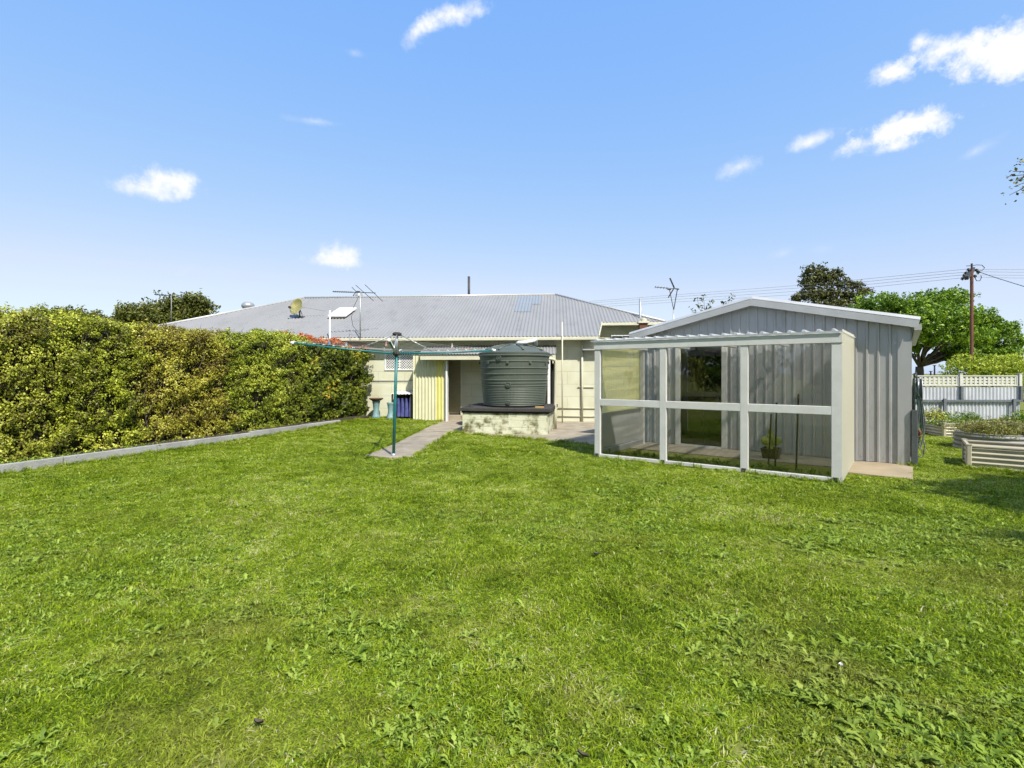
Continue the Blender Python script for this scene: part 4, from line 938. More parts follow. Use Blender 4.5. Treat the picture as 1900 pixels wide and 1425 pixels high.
tree('shade_tree', 'broad bright green shade tree behind the fence and shed', 'tree', (tb[0], D, 0),
     [E(1600, 588, D+2, 42, 26), E(1632, 566, D+1, 34, 20), E(1668, 572, D, 34, 26), E(1700, 580, D-1, 34, 30), E(1738, 556, D, 36, 20), E(1772, 553, D, 30, 18), E(1730, 590, D-2, 40, 26), E(1776, 585, D-2, 36, 26), E(1690, 612, D-2, 30, 24), E(1730, 622, D-2, 34, 22),
      E(1776, 618, D-2, 40, 22), E(1815, 590, D, 32, 18), E(1836, 605, D, 34, 20), E(1815, 628, D-1, 36, 20), E(1856, 632, D, 32, 20), E(1782, 650, D-1, 28, 16), E(1838, 656, D, 42, 16), E(1866, 652, D, 24, 14), E(1892, 636, D, 11, 12), E(1694, 642, D-1, 18, 14), E(1880, 612, D, 10, 9), E(1760, 640, D+1, 30, 12), E(1802, 668, D, 34, 14), E(1778, 664, D-1, 22, 12), E(1850, 672, D, 36, 14), E(1866, 610, D+1, 22, 16)],
     .30, 6200, 9, .24, .19, m_tgreen, 31, fork=P(1706, 680, D), gap=.75, shell=.3)
D = 46
tree('gum_tree', 'dark olive gum tree rising behind the shed roof', 'tree', (P(1540, 700, D)[0], D, 0),
     [E(1512, 506, D, 22, 16), E(1500, 526, D, 18, 14), E(1530, 520, D, 18, 14), E(1550, 508, D, 14, 10), E(1505, 548, D, 26, 14), E(1535, 545, D, 22, 12), E(1562, 528, D, 14, 12), E(1585, 530, D, 16, 10), E(1602, 541, D, 14, 9), E(1575, 548, D, 22, 10), E(1478, 553, D, 12, 8), E(1540, 566, D, 40, 12), E(1590, 560, D, 18, 9)],
     .4, 1700, 8, .24, .21, m_tdark, 41, gap=.9, shell=.3)
D = 48
for (px_, spec, lab, sd0) in ((330, [E(345, 572, D, 34, 22), E(300, 580, D, 30, 20), E(368, 570, D, 24, 24), E(255, 584, D, 34, 18), E(325, 590, D, 50, 20), E(230, 588, D, 14, 16)], 'dark cypress tree with layered crown behind the left end of the roof', 51),):
    tree('cypress_tree', lab, 'tree', (P(px_, 700, D)[0], D, 0), spec, .4, 2600, 8, .42, .26, m_tmid, sd0, gap=.25, shell=.3)
D = 22
tree('shrub_tree', 'dark shrub top poking up behind the left hedge', 'tree', (P(150, 700, D)[0], D, 0), [E(130, 588, D, 36, 18), E(165, 592, D, 28, 15), E(200, 600, D, 22, 12), E(105, 596, D, 26, 14)], .1, 700, 8, .13, .10, m_tmid, 55, gap=.4)
D = 15
tree('shrub_tree', 'thin leaved dark shrub behind the hedge at the far left', 'tree', (P(20, 700, D)[0], D, 0), [E(12, 595, D, 26, 18), E(45, 598, D, 20, 14)], .06, 260, 7, .11, .08, m_tmid, 57, gap=.4)
# sapling with sparse leaves behind the shed
D = 17
sp_ = thing('sapling', 'sparse leafy branch tips rising behind the shed roof', 'sapling', (P(1315, 700, D)[0], D, 0)); b = MB()
root = Vector((P(1315, 700, D)[0], D, 0)); leafC = []
for tx, ty in ((1281, 572), (1293, 553), (1305, 548), (1318, 560), (1328, 575), (1336, 571), (1362, 545), (1344, 560), (1357, 561), (1290, 580), (1310, 566)):
    tip = Vector(P(tx, ty, D+random.uniform(-.3, .3))); mid = Vector(P(1312+(tx-1312)*.3, 605, D)); pts = [root+hz*1.5, mid, (mid+tip)/2+hz*.05, tip]; b.tube(pts, [.02, .012, .008, .004], 5)
    for k in range(13):
        t_ = random.uniform(.0, 1) ; q = (mid+tip)/2+(tip-(mid+tip)/2)*t_**.5; leafC.append(tuple(q+Vector([random.gauss(0, .055) for _ in range(3)])))
b.tube([root, root+hz*1.55], [.04, .025], 8); b.build('stem', m_bark, sp_)
leafmesh('leaves', leafC, np.tile([0, -.3, 1], (len(leafC), 1)), .105, m_tdark, sp_, None, .7, .8)
for (x_, y_, h_, lab, sd0) in ((-15, 3, 6.2, 'dark tree behind the left hedge, mirrored in the shed door', 91), (-16.5, -3, 6.5, 'tall tree left of the viewpoint, mirrored in the shed glass', 92), (-15, -9, 6.8, 'tree behind and left of the viewpoint, mirrored in the middle panes', 94),
                              (-10.5, -13.5, 6.4, 'bushy tree at the rear left corner of the yard behind the viewpoint', 95), (-5, -15, 6.0, 'tree straight behind the viewpoint, mirrored in the right panes', 93), (1.5, -16, 6.6, 'tree at the rear of the yard behind the viewpoint', 96)):
    tree('backyard_tree', lab, 'tree', (x_, y_, 0), [(x_, y_, h_*.42, 3.0, 3.0, h_*.42), (x_+1.2, y_+1, h_*.72, 2.0, 2.0, h_*.25), (x_-1.4, y_-.5, h_*.68, 2.1, 2.1, h_*.28)], .2, 800, 8, .4, .42, m_tgreen, sd0, gap=.1)
# overhanging tree right of the frame, its tip in the upper right corner, shading the lawn
D = 8.2
fc = Vector((8.9, 7.6, 0))
tree('overhanging_tree', 'tree just outside the right edge with a leafy branch tip in view', 'tree', (12.8, 3.8, 0),
     [(12.8, 3.8, 5.2, 1.7, 1.6, 1.3), (11.3, 3.2, 4.9, 1.4, 1.3, .9), (12.2, 2.2, 4.8, 1.5, 1.3, 1.1), (10.2, 2.8, 4.7, 1.3, 1.0, .7), (8.9, 3.1, 4.6, 1.3, .9, .6), (8.1, 2.6, 4.5, .9, .6, .4), (8.5, 3.4, 4.6, 1.0, .8, .5), (9.3, 3.6, 4.6, 1.0, .8, .5), (6.9, 1.4, 4.3, .5, .35, .3), (7.9, 2.0, 4.4, .5, .4, .3)], .16, 5400, 9, .16, .125, m_tgreen, 61, fork=(12.6, 3.8, 2.6), gap=.5, shell=.3)
# (the branch tip itself)
bt = [P(1872, 327, D), P(1880, 318, D), P(1884, 345, D), P(1873, 362, D), P(1892, 335, D), P(1897, 350, D), P(1905, 325, D), P(1908, 345, D), P(1896, 300, D), P(1915, 330, D), P(1925, 340, D), P(1920, 305, D)]
lc = []; b = MB(); rt_ = Vector((11.0, 5.9, 4.6)); md = Vector(P(1960, 325, D))
b.tube([rt_, (rt_+md)/2+hz*.1, md], [.04, .03, .02], 6)
for p in bt:
    b.tube([md, (md+Vector(p))/2+hz*.03, p], [.012, .008, .004], 5)
    for _ in range(15 if p[0] > 8.3 else 6): lc.append(tuple(Vector(p)+Vector([random.gauss(0, .045) for _ in range(3)])))
ovt = [o for o in COL.objects if o.name.startswith('overhanging_tree')][0]
b.build('branch', m_bark, ovt); leafmesh('branch_leaves', lc, np.tile([0, -.5, .8], (len(lc), 1)), .06, m_tmid, ovt, None, .6, .8)

# ------------------------------------------------------------------ right side: fence, lattice, beds, hose
FD = 17.0
def fx(px): return (px-CX)/F*FD
fence = thing('corrugated_fence', 'pale corrugated steel fence with timber rails at the far right end of the yard', 'fence', (fx(1790), FD, 0))
b = MB(); b.sheet((0, FD, 0), (1, 0, 0), hz, fx(1893), (0, -1, 0), lambda t: 0, lambda t: CH-(718-HY)/F*FD, sine(.12, .022, 8), u0=fx(1560)); b.build('fence_sheet', m_fencesheet, fence, True)
zr = CH-(743.5-HY)/F*FD
b = MB(); b.obox(((fx(1560)+fx(1896))/2, FD-.07, zr), ((fx(1896)-fx(1560))/2, .03, .035), (1, 0, 0), (0, 1, 0), hz, .005); b.build('rail', m_fencerail, fence)
for px, y0 in ((1747, 739), (1875, 740), (1640, 740)):
    b = MB(); x = fx(px); b.box((x-.045, FD-.15, 0), (x+.045, FD-.1, CH-(y0-HY)/F*FD)); b.build('post', m_fencerail, fence)
for px in (1781, 1891):
    b = MB(); x = fx(px); b.box((x-.04, FD-.1, CH-(744-HY)/F*FD+.04), (x+.04, FD-.03, CH-(716-HY)/F*FD)); b.build('post', m_fencerail, fence)
zt, zb_ = CH-(696.5-HY)/F*FD, CH-(716.5-HY)/F*FD
edges = [fx(1592), fx(1687), fx(1781), fx(1890)]
for i in range(3):
    x0, x1 = edges[i]+.05, edges[i+1]-.05
    t = thing('lattice_panel', ['cream square lattice panel hidden behind the shed', 'cream square lattice panel on the fence next to the hose reel', 'cream square lattice panel at the right end of the fence top'][i], 'lattice', ((x0+x1)/2-fence.location.x, 0, zb_)); t.parent = fence; del t['category']; del t['label']
    b = MB(); fw = .035
    b.box((x0, FD-.02, zb_+.01), (x1, FD+.03, zb_+fw+.01)); b.box((x0, FD-.02, zt-fw), (x1, FD+.03, zt)); b.box((x0, FD-.018, zb_+fw+.01), (x0+fw, FD+.03, zt-fw)); b.box((x1-fw, FD-.018, zb_+fw+.01), (x1, FD+.03, zt-fw)); b.build('panel_frame', m_lattice, t)
    b = MB(); n = int(round((x1-x0-2*fw)/.153)); 
    for k in range(n+1): x = x0+fw+(x1-x0-2*fw)*k/n; b.box((x-.045, FD-.004, zb_+fw+.01), (x+.034, FD+.004, zt-fw))
    nr_ = 4
    for k in range(nr_): z = zb_+fw+.01+(zt-zb_-2*fw-.01)*(k)/(nr_-1); b.box((x0+fw, FD+.006, z-.030), (x1-fw, FD+.014, z+.030))
    b.build('lattice_slats', m_lattice, t)
for i, x in enumerate((edges[1], edges[2], edges[3]+.02)):
    b = MB(); b.box((x-.045, FD-.06, zb_-.02), (x+.045, FD+.05, zt+.045)); b.box((x-.055, FD-.07, zt+.045), (x+.055, FD+.06, zt+.065)); b.build('lattice_post', m_lattice, fence)
nb = MB(); nb.sheet((0, FD-.2, 0), (1, 0, 0), hz, 24, (0, -1, 0), lambda t: 0, lambda t: CH-(722-HY)/F*FD+.1, sine(.2, .03, 8), u0=fx(1896)); tag(nb.build_top('side_fence', M('blue_grey_fence_sheet', (.12, .14, .16), (.09, .11, .13), rough=.5), True), 'dark blue grey fence sheet beyond the lattice fence at the right edge', 'fence')
# lime shrub and posts behind the fence
D = 21
ls = thing('lime_shrub', 'rounded clipped lime green shrub behind the lattice fence', 'shrub', (P(1830, 700, D)[0], D, 0))
C, Nn, idx = lobes([E(1806, 685, D, 30, 20), E(1838, 680, D, 48, 22), E(1872, 680, D, 32, 22), E(1842, 702, D, 62, 34)], 2600, 9, .07, 71, 0, .86)
r_ = np.random.RandomState(5); bt_ = np.clip(.55+.2*r_.normal(0, 1, 3000), 0, 1); leafmesh('foliage', C, Nn, .065, m_lime, ls, np.clip(bt_[idx]+.1*RS.normal(0, 1, len(C)), 0, 1), .6, .6)
b = MB(); b.tube([(P(1832, 700, D)[0], D, 0), (P(1832, 700, D)[0], D, 1.6)], [.06, .04], 8); b.tube([(P(1832, 700, D)[0], D, .8), P(1800, 690, D)], [.04, .02], 6); b.tube([(P(1832, 700, D)[0], D, .8), P(1868, 685, D)], [.04, .02], 6); b.build('stems', m_bark, ls)
for px, y0, lab in ((1734, 678, 'taller thin grey post seen under the shade tree'), (1727, 689, 'short thin dark post seen under the shade tree')):
    b = MB(); b.tube([(P(px, 700, 30)[0], 30, 0), P(px, y0, 30)], [.05, .04], 8); b.obox(Vector(P(px, y0, 30)), (.06, .06, .02)); tag(b.build_top('distant_post', m_darkmetal), lab, 'post')

# power pole
D = 28
def W(px, py, d=D): return Vector(P(px, py, d))
pole = thing('power_pole', 'rust brown power pole with crossarm and insulators above the shade tree', 'power pole', (W(1803, 700)[0], D, 0))
b = MB(); b.obox((W(1803, 500)+Vector((W(1803, 700)[0], D, 0)))/2*1.0, (.075, .06, (W(1803, 500).z)/2), (1, 0, 0), (0, 1, 0), hz, .03)
b.v = [(x, y, z) for x, y, z in b.v]; b.build('pole_shaft', m_pole, pole)
ca = W(1793, 516, D-.6); cb = W(1806, 499, D+.6); b = MB(); dd = (cb-ca).normalized(); b.obox((ca+cb)/2, ((cb-ca).length/2, .08, .10), dd, dd.cross(hz).normalized(), dd.cross(hz).normalized().cross(dd)); b.build('crossarm', m_darkmetal, pole)
ends = [(1785, 501.5), (1786, 507), (1790, 511), (1784, 516)]
ins = []
for k, (x, y) in enumerate([(1797, 499), (1793, 505), (1789, 510), (1786, 515.5), (1812, 500), (1815, 504), (1809, 511)]):
    c = W(x, y); b = MB(); b.lathe(c-hz*.1, [(.03, -.04), (.04, 0), (.09, .02), (.09, .05), (.05, .07), (.08, .09), (.07, .12), (.001, .15)], 10); b.build('insulator', m_darkmetal, pole, True)
def loop(pts, r=.02): b = MB(); b.tube([W(*p) for p in pts], r, 5); b.build('jumper_wire', m_darkmetal, pole)
loop([(1793, 493.5), (1803, 493), (1812, 491.5), (1822, 492), (1827, 497), (1822, 502), (1812, 503)])
loop([(1809, 515), (1812, 521), (1818, 521), (1821, 515), (1820, 511)])
loop([(1790, 506), (1786, 510), (1796, 512), (1803, 508)])
loop([(1803, 500), (1803, 489)], .05)
WL = [((1797, 499), (1760, 502.5), (1500, 528), (1085, 560)), ((1793, 505), (1760, 507.5), (1500, 533), (1085, 563)), ((1789, 510), (1765, 512), (1500, 539), (1085, 567)), ((1786, 515.5), (1756, 518.5), (1500, 545), (1085, 571))]
names = ['uppermost of the power wires running left from the pole', 'second power wire down running left from the pole', 'third power wire down running left from the pole', 'lowest power wire running left from the pole']
def wire(pts, r, lab, mat=m_wire):
    b = MB(); out = []; pts = [Vector(p) for p in pts]
    for i in range(len(pts)-1):
        for k in range(6): out.append(pts[i]+(pts[i+1]-pts[i])*k/6)
    out.append(pts[-1]); b.tube(out, r, 5); tag(b.build_top('power_line', mat), lab, 'power line', 'overhead power lines')
for (a, b_, c, d), lab in zip(WL, names): wire([W(*a), W(*b_, D+1), W(*c, D+8), W(*d, D+20)], .010, lab)
for i, ((x0, y0), (x1, y1)) in enumerate((((1812, 500), (1960, 499)), ((1815, 504), (1960, 505)), ((1809, 510), (1960, 510)), ((1809, 514), (1960, 516)))): wire([W(x0, y0), W((x0+x1)/2, (y0+y1)/2+.8), W(x1, y1)], .010, ['uppermost wire', 'second wire down', 'third wire down', 'lowest straight wire'][i]+' running right from the power pole')
wire([W(1815, 504), W(1850, 516, 26), W(1905, 533, 23), W(1990, 560, 20)], .016, 'thick black service cable sagging right from the power pole', m_black)

# hose reel, hose and post by the shed corner
hp = Vector(G(1697, 867)); post = MB(); post.obox(hp+hz*.47, (.045, .045, .50), su, sv, hz, .008); tag(post.build_top('hose_post', M('dark_treated_post', (.075, .085, .085), (.05, .06, .06), scale=5, rough=.8, bump=.3)), 'short dark timber post at the shed corner under the hose', 'post')
D = hp.y-.0
m_hose = M('dark_green_hose', (.025, .05, .045), (.02, .035, .03), rough=.35); m_hose2 = M('grey_hose', (.10, .11, .11), rough=.35)
reel = thing('hose_reel', 'round metal hose hanger fixed to the shed side holding a coiled hose', 'hose reel', tuple(Vector(P(1699, 720, D+.60))))
rc = Vector(P(1704, 722, D+.60)); b = MB(); b.lathe(rc-su*.06, [(.17, 0), (.19, 0), (.19, .10), (.17, .10), (.17, 0)], 28, tuple(su)); b.build('drum', m_steel, reel, True)
b = MB(); b.lathe(rc+su*.045, [(.001, 0), (.235, 0), (.235, .012), (.001, .012)], 30, tuple(su)); b.build('flange', m_steel, reel, True)
b = MB(); b.obox(rc-su*.09, (.05, .03, .03), su, sv, hz); b.build('bracket', m_steel, reel)
hose = thing('garden_hose', 'dark green garden hose hanging in long loops from the hose reel', 'garden hose', tuple(Vector(P(1700, 790, D))))
rnd = random.Random(3)
for i in range(11):
    top = 690+rnd.uniform(0, 10); lowy = [826, 815, 800, 832, 790, 822, 806, 818, 829, 811, 795][i]; xr = [1716, 1712, 1708, 1714, 1706, 1710, 1707, 1712, 1709, 1705, 1703][i]; xl = 1694+rnd.uniform(-2, 3); dd = D+.42-.02*i+rnd.uniform(-.02, .02)
    pts = [(xl+2, top+8), (xl, top+60), (xl-1, lowy-45), (xl+4, lowy-14), ((xl+xr)/2, lowy), (xr-3, lowy-12), (xr, lowy-40), (xr-5, lowy-80), (xl+7, top+40), (xl+4, top+4)]
    P3 = [Vector(P(x, y, dd+.012*k)) for k, (x, y) in enumerate(pts)]; sm_ = []
    for k in range(len(P3)):          # closed Catmull-Rom loop
        p0, p1, p2, p3 = P3[k-1], P3[k], P3[(k+1) % len(P3)], P3[(k+2) % len(P3)]
        for q in range(5):
            t = q/5; sm_.append(.5*((2*p1)+(p2-p0)*t+(2*p0-5*p1+4*p2-p3)*t*t+(3*p1-p0-3*p2+p3)*t**3))
    b = MB(); b.tube(sm_, .0095, 7); b.build('hose_loop', m_hose if i % 3 else m_hose2, hose, True)
b = MB(); b.tube([P(1708, 832, D), P(1713, 842, D), P(1716, 828, D), P(1714, 816, D)], .009, 7); b.tube([P(1703, 846, D), P(1709, 848, D), P(1714, 843, D), P(1715, 832, D)], .009, 7); b.build('loose_end', m_hose2, hose, True)
b = MB(); c = Vector(P(1705, 808, D-.05)); b.tube([c, c+hz*.05+hx*.02, c+hz*.09], .02, 8); b.tube([c+hx*.03, c-hx*.03-hz*.03], .016, 8); b.build('hose_fitting', m_rust, hose, True)

# raised steel garden beds
def rect_bed(o, u, v, lu, lv, h, label):
    t = thing('garden_bed', label, 'raised bed', tuple(o), 'raised corrugated garden beds'); o = Vector(o); u = Vector(u).normalized(); v = Vector(v).normalized()
    def wavy(p, q, nrm):
        b = MB(); n = 44; ln = (q-p).length; d = (q-p).normalized(); vs = []
        for side in (0, 1):
            for i in range(n+1): z = h*i/n; off = .016*math.sin(2*math.pi*z/(h/4.6))-.012*side; vs += [p+hz*z+nrm*off, q+hz*z+nrm*off]
        fs = [(s*(2*n+2)+2*i, s*(2*n+2)+2*i+1, s*(2*n+2)+2*i+3, s*(2*n+2)+2*i+2) for s in (0, 1) for i in range(n)]
        b.add(vs, fs); b.build('side_sheet', m_bed, t, True)
        b = MB(); b.obox((p+q)/2+hz*(h+.008), (ln/2, .022, .014), d, nrm, hz, .005); b.build('top_trim', m_bed, t)
    c = [o, o+u*lu, o+u*lu+v*lv, o+v*lv]
    for i, nrm in enumerate((-v, u, v, -u)): wavy(c[i], c[(i+1) % 4], nrm)
    for p in c: b = MB(); b.obox(p+hz*(h/2+.01), (.032, .032, h/2+.012), u, v, hz, .01); b.obox(p+hz*(h+.03), (.036, .036, .008), u, v, hz); b.build('corner_post', m_bed, t)
    b = MB(); ins = .03; q = [o+u*ins+v*ins, o+u*(lu-ins)+v*ins, o+u*(lu-ins)+v*(lv-ins), o+u*ins+v*(lv-ins)]; b.prism([(p.x, p.y) for p in q], .0, h-.09); b.build('soil', m_soil, t)
    return t
near_bed = rect_bed(G(1798, 869), (.787, -.617, 0), (.617, .787, 0), 2.4, .85, .37, 'nearest cream corrugated garden bed filled with bare soil at the right edge')
rect_bed(G(1752, 812), (.97, -.2, 0), (.2, .97, 0), 1.8, .8, .34, 'far small cream corrugated garden bed before the fence')
rc0 = Vector((10.03, 10.46, 0)); rr0 = .62
rbd = thing('round_garden_bed', 'round grey corrugated planter overflowing with fine leaved plants', 'raised bed', tuple(rc0))
b = MB(); b.lathe(rc0, [(rr0+.014*math.sin(i*.62), .36*i/40) for i in range(41)]+[(rr0-.02, .37), (rr0-.03, .28)], 48); b.build('planter_ring', m_roof, rbd, True)
b = MB(); b.lathe(rc0, [(.001, .31), (rr0-.02, .31)], 32); b.build('soil', m_soil, rbd)
m_fern = leafmat('feathery_plant', [(0, (.10, .08, .02)), (.4, (.17, .17, .03)), (.75, (.24, .27, .04)), (1, (.38, .34, .10))], .3, patch=.4, patch_scale=3)
m_weed = leafmat('weed_leaf', [(0, (.07, .12, .012)), (.5, (.14, .24, .02)), (1, (.28, .38, .05))], .3)
def bush(name, label, c, rx, ry, rz, ncl, leaf, mat, seed, cat='plant', group=None, rad_=.07, asp=.35, dn=0):
    t = thing(name, label, cat, (c[0], c[1], dn), group)
    C, Nn, idx = lobes([(c[0], c[1], c[2], rx, ry, rz), (c[0]-rx*.45, c[1], c[2]-rz*.1, rx*.5, ry*.6, rz*.75), (c[0]+rx*.45, c[1], c[2]-.02, rx*.5, ry*.6, rz*.8)], ncl, 8, rad_, seed, .4, .4)
    k = C[:, 2] > dn+.01; leafmesh('foliage', C[k], Nn[k], leaf, mat, t, None, asp, .8)
    b = MB()
    for _ in range(12):
        a = random.uniform(0, 6.28); b.tube([(c[0], c[1], dn), (c[0]+math.cos(a)*rx*.4, c[1]+math.sin(a)*ry*.4, c[2]), (c[0]+math.cos(a)*rx*.8, c[1]+math.sin(a)*ry*.8, c[2]+rz*.5)], [.008, .005, .003], 4, False)
    b.build('stems', m_twig, t); return t
bush('feathery_plant', 'mass of feathery brown green plants spilling out of the round planter', (10.05, 10.38, .44), .72, .66, .19, 1100, .06, m_fern, 81, dn=.30, asp=.2, rad_=.09)
bush('yellow_shrub', 'small yellow speckled shrub left of the far garden bed', (P(1733, 785, 14.5)[0], 14.5, .26), .33, .3, .30, 260, .06, m_h1, 82, 'shrub')
bush('weedy_plant', 'low bright weeds along the fence behind the far garden bed', (P(1775, 780, 14.6)[0], 14.6, .22), .8, .3, .24, 420, .06, m_weed, 83)
bush('dark_shrub', 'dark green shrub at the right frame edge behind the planter', (P(1900, 795, 13.0)[0], 13.0, .25), .45, .4, .33, 380, .07, m_tgreen, 84, 'shrub')
bush('bed_seedlings', 'low green growth inside the far garden bed', (P(1790, 800, 12.5)[0]-.2, 12.6, .36), .6, .3, .1, 160, .05, m_weed, 85, dn=.25)

# ------------------------------------------------------------------ shed apron slab
MB().prism(slab_xy, -.05, .03).build('apron_slab', M('apron_concrete', (.33, .27, .18), (.25, .20, .13), scale=2, rough=.9, bump=.3, bscale=60, stain=(.22, .17, .11), stain_lo=.58, stain_hi=.75))['kind'] = 'structure'

# ------------------------------------------------------------------ grass
def inpoly(X, Y, poly):
    c = np.zeros(len(X), bool); n = len(poly)
    for i in range(n):
        x0, y0 = poly[i][:2]; x1, y1 = poly[(i+1) % n][:2]
        cond = ((y0 > Y) != (y1 > Y)); xi = (x1-x0)*(Y-y0)/((y1-y0) if y1 != y0 else 1e-9)+x0; c ^= cond & (X < xi)
    return c
def quad(o, u, v, lu, lv, g=0): o = Vector(o); return [o-u*g-v*g, o+u*(lu+g)-v*g, o+u*(lu+g)+v*(lv+g), o-u*g+v*(lv+g)]
hole = [path_xy, pav_xy, slab_xy, quad(S(0, 0, 0), su, sv, SW, DEP, .02), quad(Q(0, 0, 0), pu, pv, pl, PD+.2, -.03), quad(T(0, 0, 0), tu, tv, TWd, TD, 0), [tuple(p) for p in (ed0-hd*6+hn*.01, ed0+hd*9-hn*.02, ed0+hd*9-hn*6, ed0-hd*6-hn*6)],
        quad(G(1798, 869), su, sv, 2.4, .85, .02)]
def keepmask(X, Y):
    k = np.ones(len(X), bool)
    for h in hole: k &= ~inpoly(X, Y, h)
    # house front wall
    k &= ~((Y > 16.5-X*.0875-.02) & (X < 4)); k &= (Y < 16.95); k &= ~((X-rc0.x)**2+(Y-rc0.y)**2 < rr0**2)
    return k
gm = leafmat('grass_blade', [(0, (0.069, 0.107, 0.007)), (.22, (0.157, 0.240, 0.010)), (.5, (0.278, 0.383, 0.016)), (.76, (0.411, 0.490, 0.045)), (.90, (0.548, 0.530, 0.200)), (1, (0.646, 0.592, 0.380))], .35, rough=.55, spec=.15)
# add slow world patches (dry straw, lush) to the grass colour
def patchify(m, amt=.55):
    nt = m.node_tree; L = nt.links
    at = [n for n in nt.nodes if n.type == 'ATTRIBUTE'][0]; rp = [n for n in nt.nodes if n.type == 'VALTORGB'][0]
    v = coords(nt, 'world'); acc = at.outputs['Fac']
    for sc_, am in ((.55, amt), (2.3, amt*.9), (9, amt*.6)):
        n1 = N(nt, 'ShaderNodeTexNoise'); n1.inputs['Scale'].default_value = sc_; n1.inputs['Detail'].default_value = 3; L.new(v, n1.inputs['Vector'])
        s = N(nt, 'ShaderNodeMath', operation='SUBTRACT'); L.new(n1.outputs['Fac'], s.inputs[0]); s.inputs[1].default_value = .5
        q = N(nt, 'ShaderNodeMath', operation='MULTIPLY_ADD'); L.new(s.outputs[0], q.inputs[0]); q.inputs[1].default_value = am; L.new(acc, q.inputs[2]); acc = q.outputs[0]
    oi = N(nt, 'ShaderNodeObjectInfo'); s = N(nt, 'ShaderNodeMath', operation='SUBTRACT'); L.new(oi.outputs['Random'], s.inputs[0]); s.inputs[1].default_value = .5
    q = N(nt, 'ShaderNodeMath', operation='MULTIPLY_ADD'); L.new(s.outputs[0], q.inputs[0]); q.inputs[1].default_value = .36; L.new(acc, q.inputs[2]); acc = q.outputs[0]
    L.new(acc, rp.inputs[0])
    n2 = N(nt, 'ShaderNodeTexNoise'); n2.inputs['Scale'].default_value = .9; n2.inputs['Detail'].default_value = 4; L.new(coords(nt, 'world', (1, 1.3, 1)), n2.inputs['Vector'])
    m2 = N(nt, 'ShaderNodeMapRange'); L.new(n2.outputs['Fac'], m2.inputs[0]); m2.inputs['From Min'].default_value = .48; m2.inputs['From Max'].default_value = .72; m2.inputs['To Max'].default_value = .6
    tgt = [l.to_socket for l in rp.outputs[0].links]; mc = N(nt, 'ShaderNodeMix', data_type='RGBA'); g_ = N(nt, 'ShaderNodeNewGeometry'); sy_ = N(nt, 'ShaderNodeSeparateXYZ'); L.new(g_.outputs['Position'], sy_.inputs[0]); m3 = N(nt, 'ShaderNodeMapRange'); L.new(sy_.outputs['Y'], m3.inputs[0])      # the lawn is drier at the yard's near end
    m3.inputs['From Min'].default_value = 6.5; m3.inputs['From Max'].default_value = 2.5; m3.inputs['To Min'].default_value = .25; mq = N(nt, 'ShaderNodeMath', operation='MULTIPLY'); L.new(m2.outputs[0], mq.inputs[0]); L.new(m3.outputs[0], mq.inputs[1])
    L.new(mq.outputs[0], mc.inputs['Factor']); L.new(rp.outputs[0], mc.inputs['A']); mc.inputs['B'].default_value = (.24, .225, .05, 1)
    for t_ in tgt: L.new(mc.outputs['Result'], t_)
patchify(gm, .8)
wm_ = leafmat('flat_weed_leaf', [(0, (0.082, 0.142, 0.012)), (.5, (0.188, 0.284, 0.026)), (1, (0.327, 0.421, 0.069))], .3, rough=.55, spec=.2)
patchify(wm_, .25)
def blades_mesh(name, n, radius, hmin, hmax, wid, seed, lean=.5):
    r = np.random.RandomState(seed); V = []; Fc = []; tt = []; ga = r.rand()*6.283
    for i in range(n):
        a = r.rand()*6.283; rr = radius*math.sqrt(r.rand()); x, y = rr*math.cos(a), rr*math.sin(a); h = hmin+(hmax-hmin)*r.rand(); w_ = wid*(.6+.8*r.rand()); o = r.rand()*6.283
        la = ga+r.normal(0, .9); lx, ly = math.cos(la)*lean*h*r.rand()*1.6, math.sin(la)*lean*h*r.rand()*1.6; cx_, cy_ = math.cos(o)*w_/2, math.sin(o)*w_/2; k = len(V)
        V += [(x-cx_, y-cy_, -.004), (x+cx_, y+cy_, -.004), (x+lx*.4+cx_*.8, y+ly*.4+cy_*.8, h*.6), (x+lx*.4-cx_*.8, y+ly*.4-cy_*.8, h*.6), (x+lx, y+ly, h*(1-.25*min(1, math.hypot(lx, ly)/h)))]
        Fc += [(k, k+1, k+2, k+3), (k+3, k+2, k+4)]; tv_ = r.rand()*.75+(.25 if r.rand() < .12 else 0); tt += [tv_]*5
    me = bpy.data.meshes.new(name); me.from_pydata(V, [], Fc); at = me.attributes.new('tint', 'FLOAT', 'POINT'); at.data.foreach_set('value', np.array(tt, np.float32)); return me
def rosette_mesh(name, seed, size):
    r = np.random.RandomState(seed); V = []; Fc = []; tt = []
    for i in range(r.randint(7, 12)):
        a = r.rand()*6.283; ln = size*(.5+.6*r.rand()); rise = ln*(.25+.5*r.rand()); d = np.array([math.cos(a), math.sin(a)]); s = np.array([-d[1], d[0]]); k = len(V); m_ = 7; tv_ = r.rand(); bend = r.normal()
        for j in range(m_+1):
            t = j/m_; wv = ln*.125*(math.sin(math.pi*min(1, t*.86+.1))**.8)*(1+(.55 if j % 2 else -.4)); z = rise*math.sin(t*2.2)+.004; c = d*ln*t+s*ln*.10*bend*math.sin(t*3)
            V += [(*(c-s*wv), z+.12*wv), (*c, z-.05*wv), (*(c+s*wv), z+.12*wv)]; tt += [tv_]*3
        for j in range(m_): b0 = k+j*3; Fc += [(b0, b0+3, b0+4, b0+1), (b0+1, b0+4, b0+5, b0+2)]
    me = bpy.data.meshes.new(name); me.from_pydata(V, [], Fc); at = me.attributes.new('tint', 'FLOAT', 'POINT'); at.data.foreach_set('value', np.array(tt, np.float32)); return me
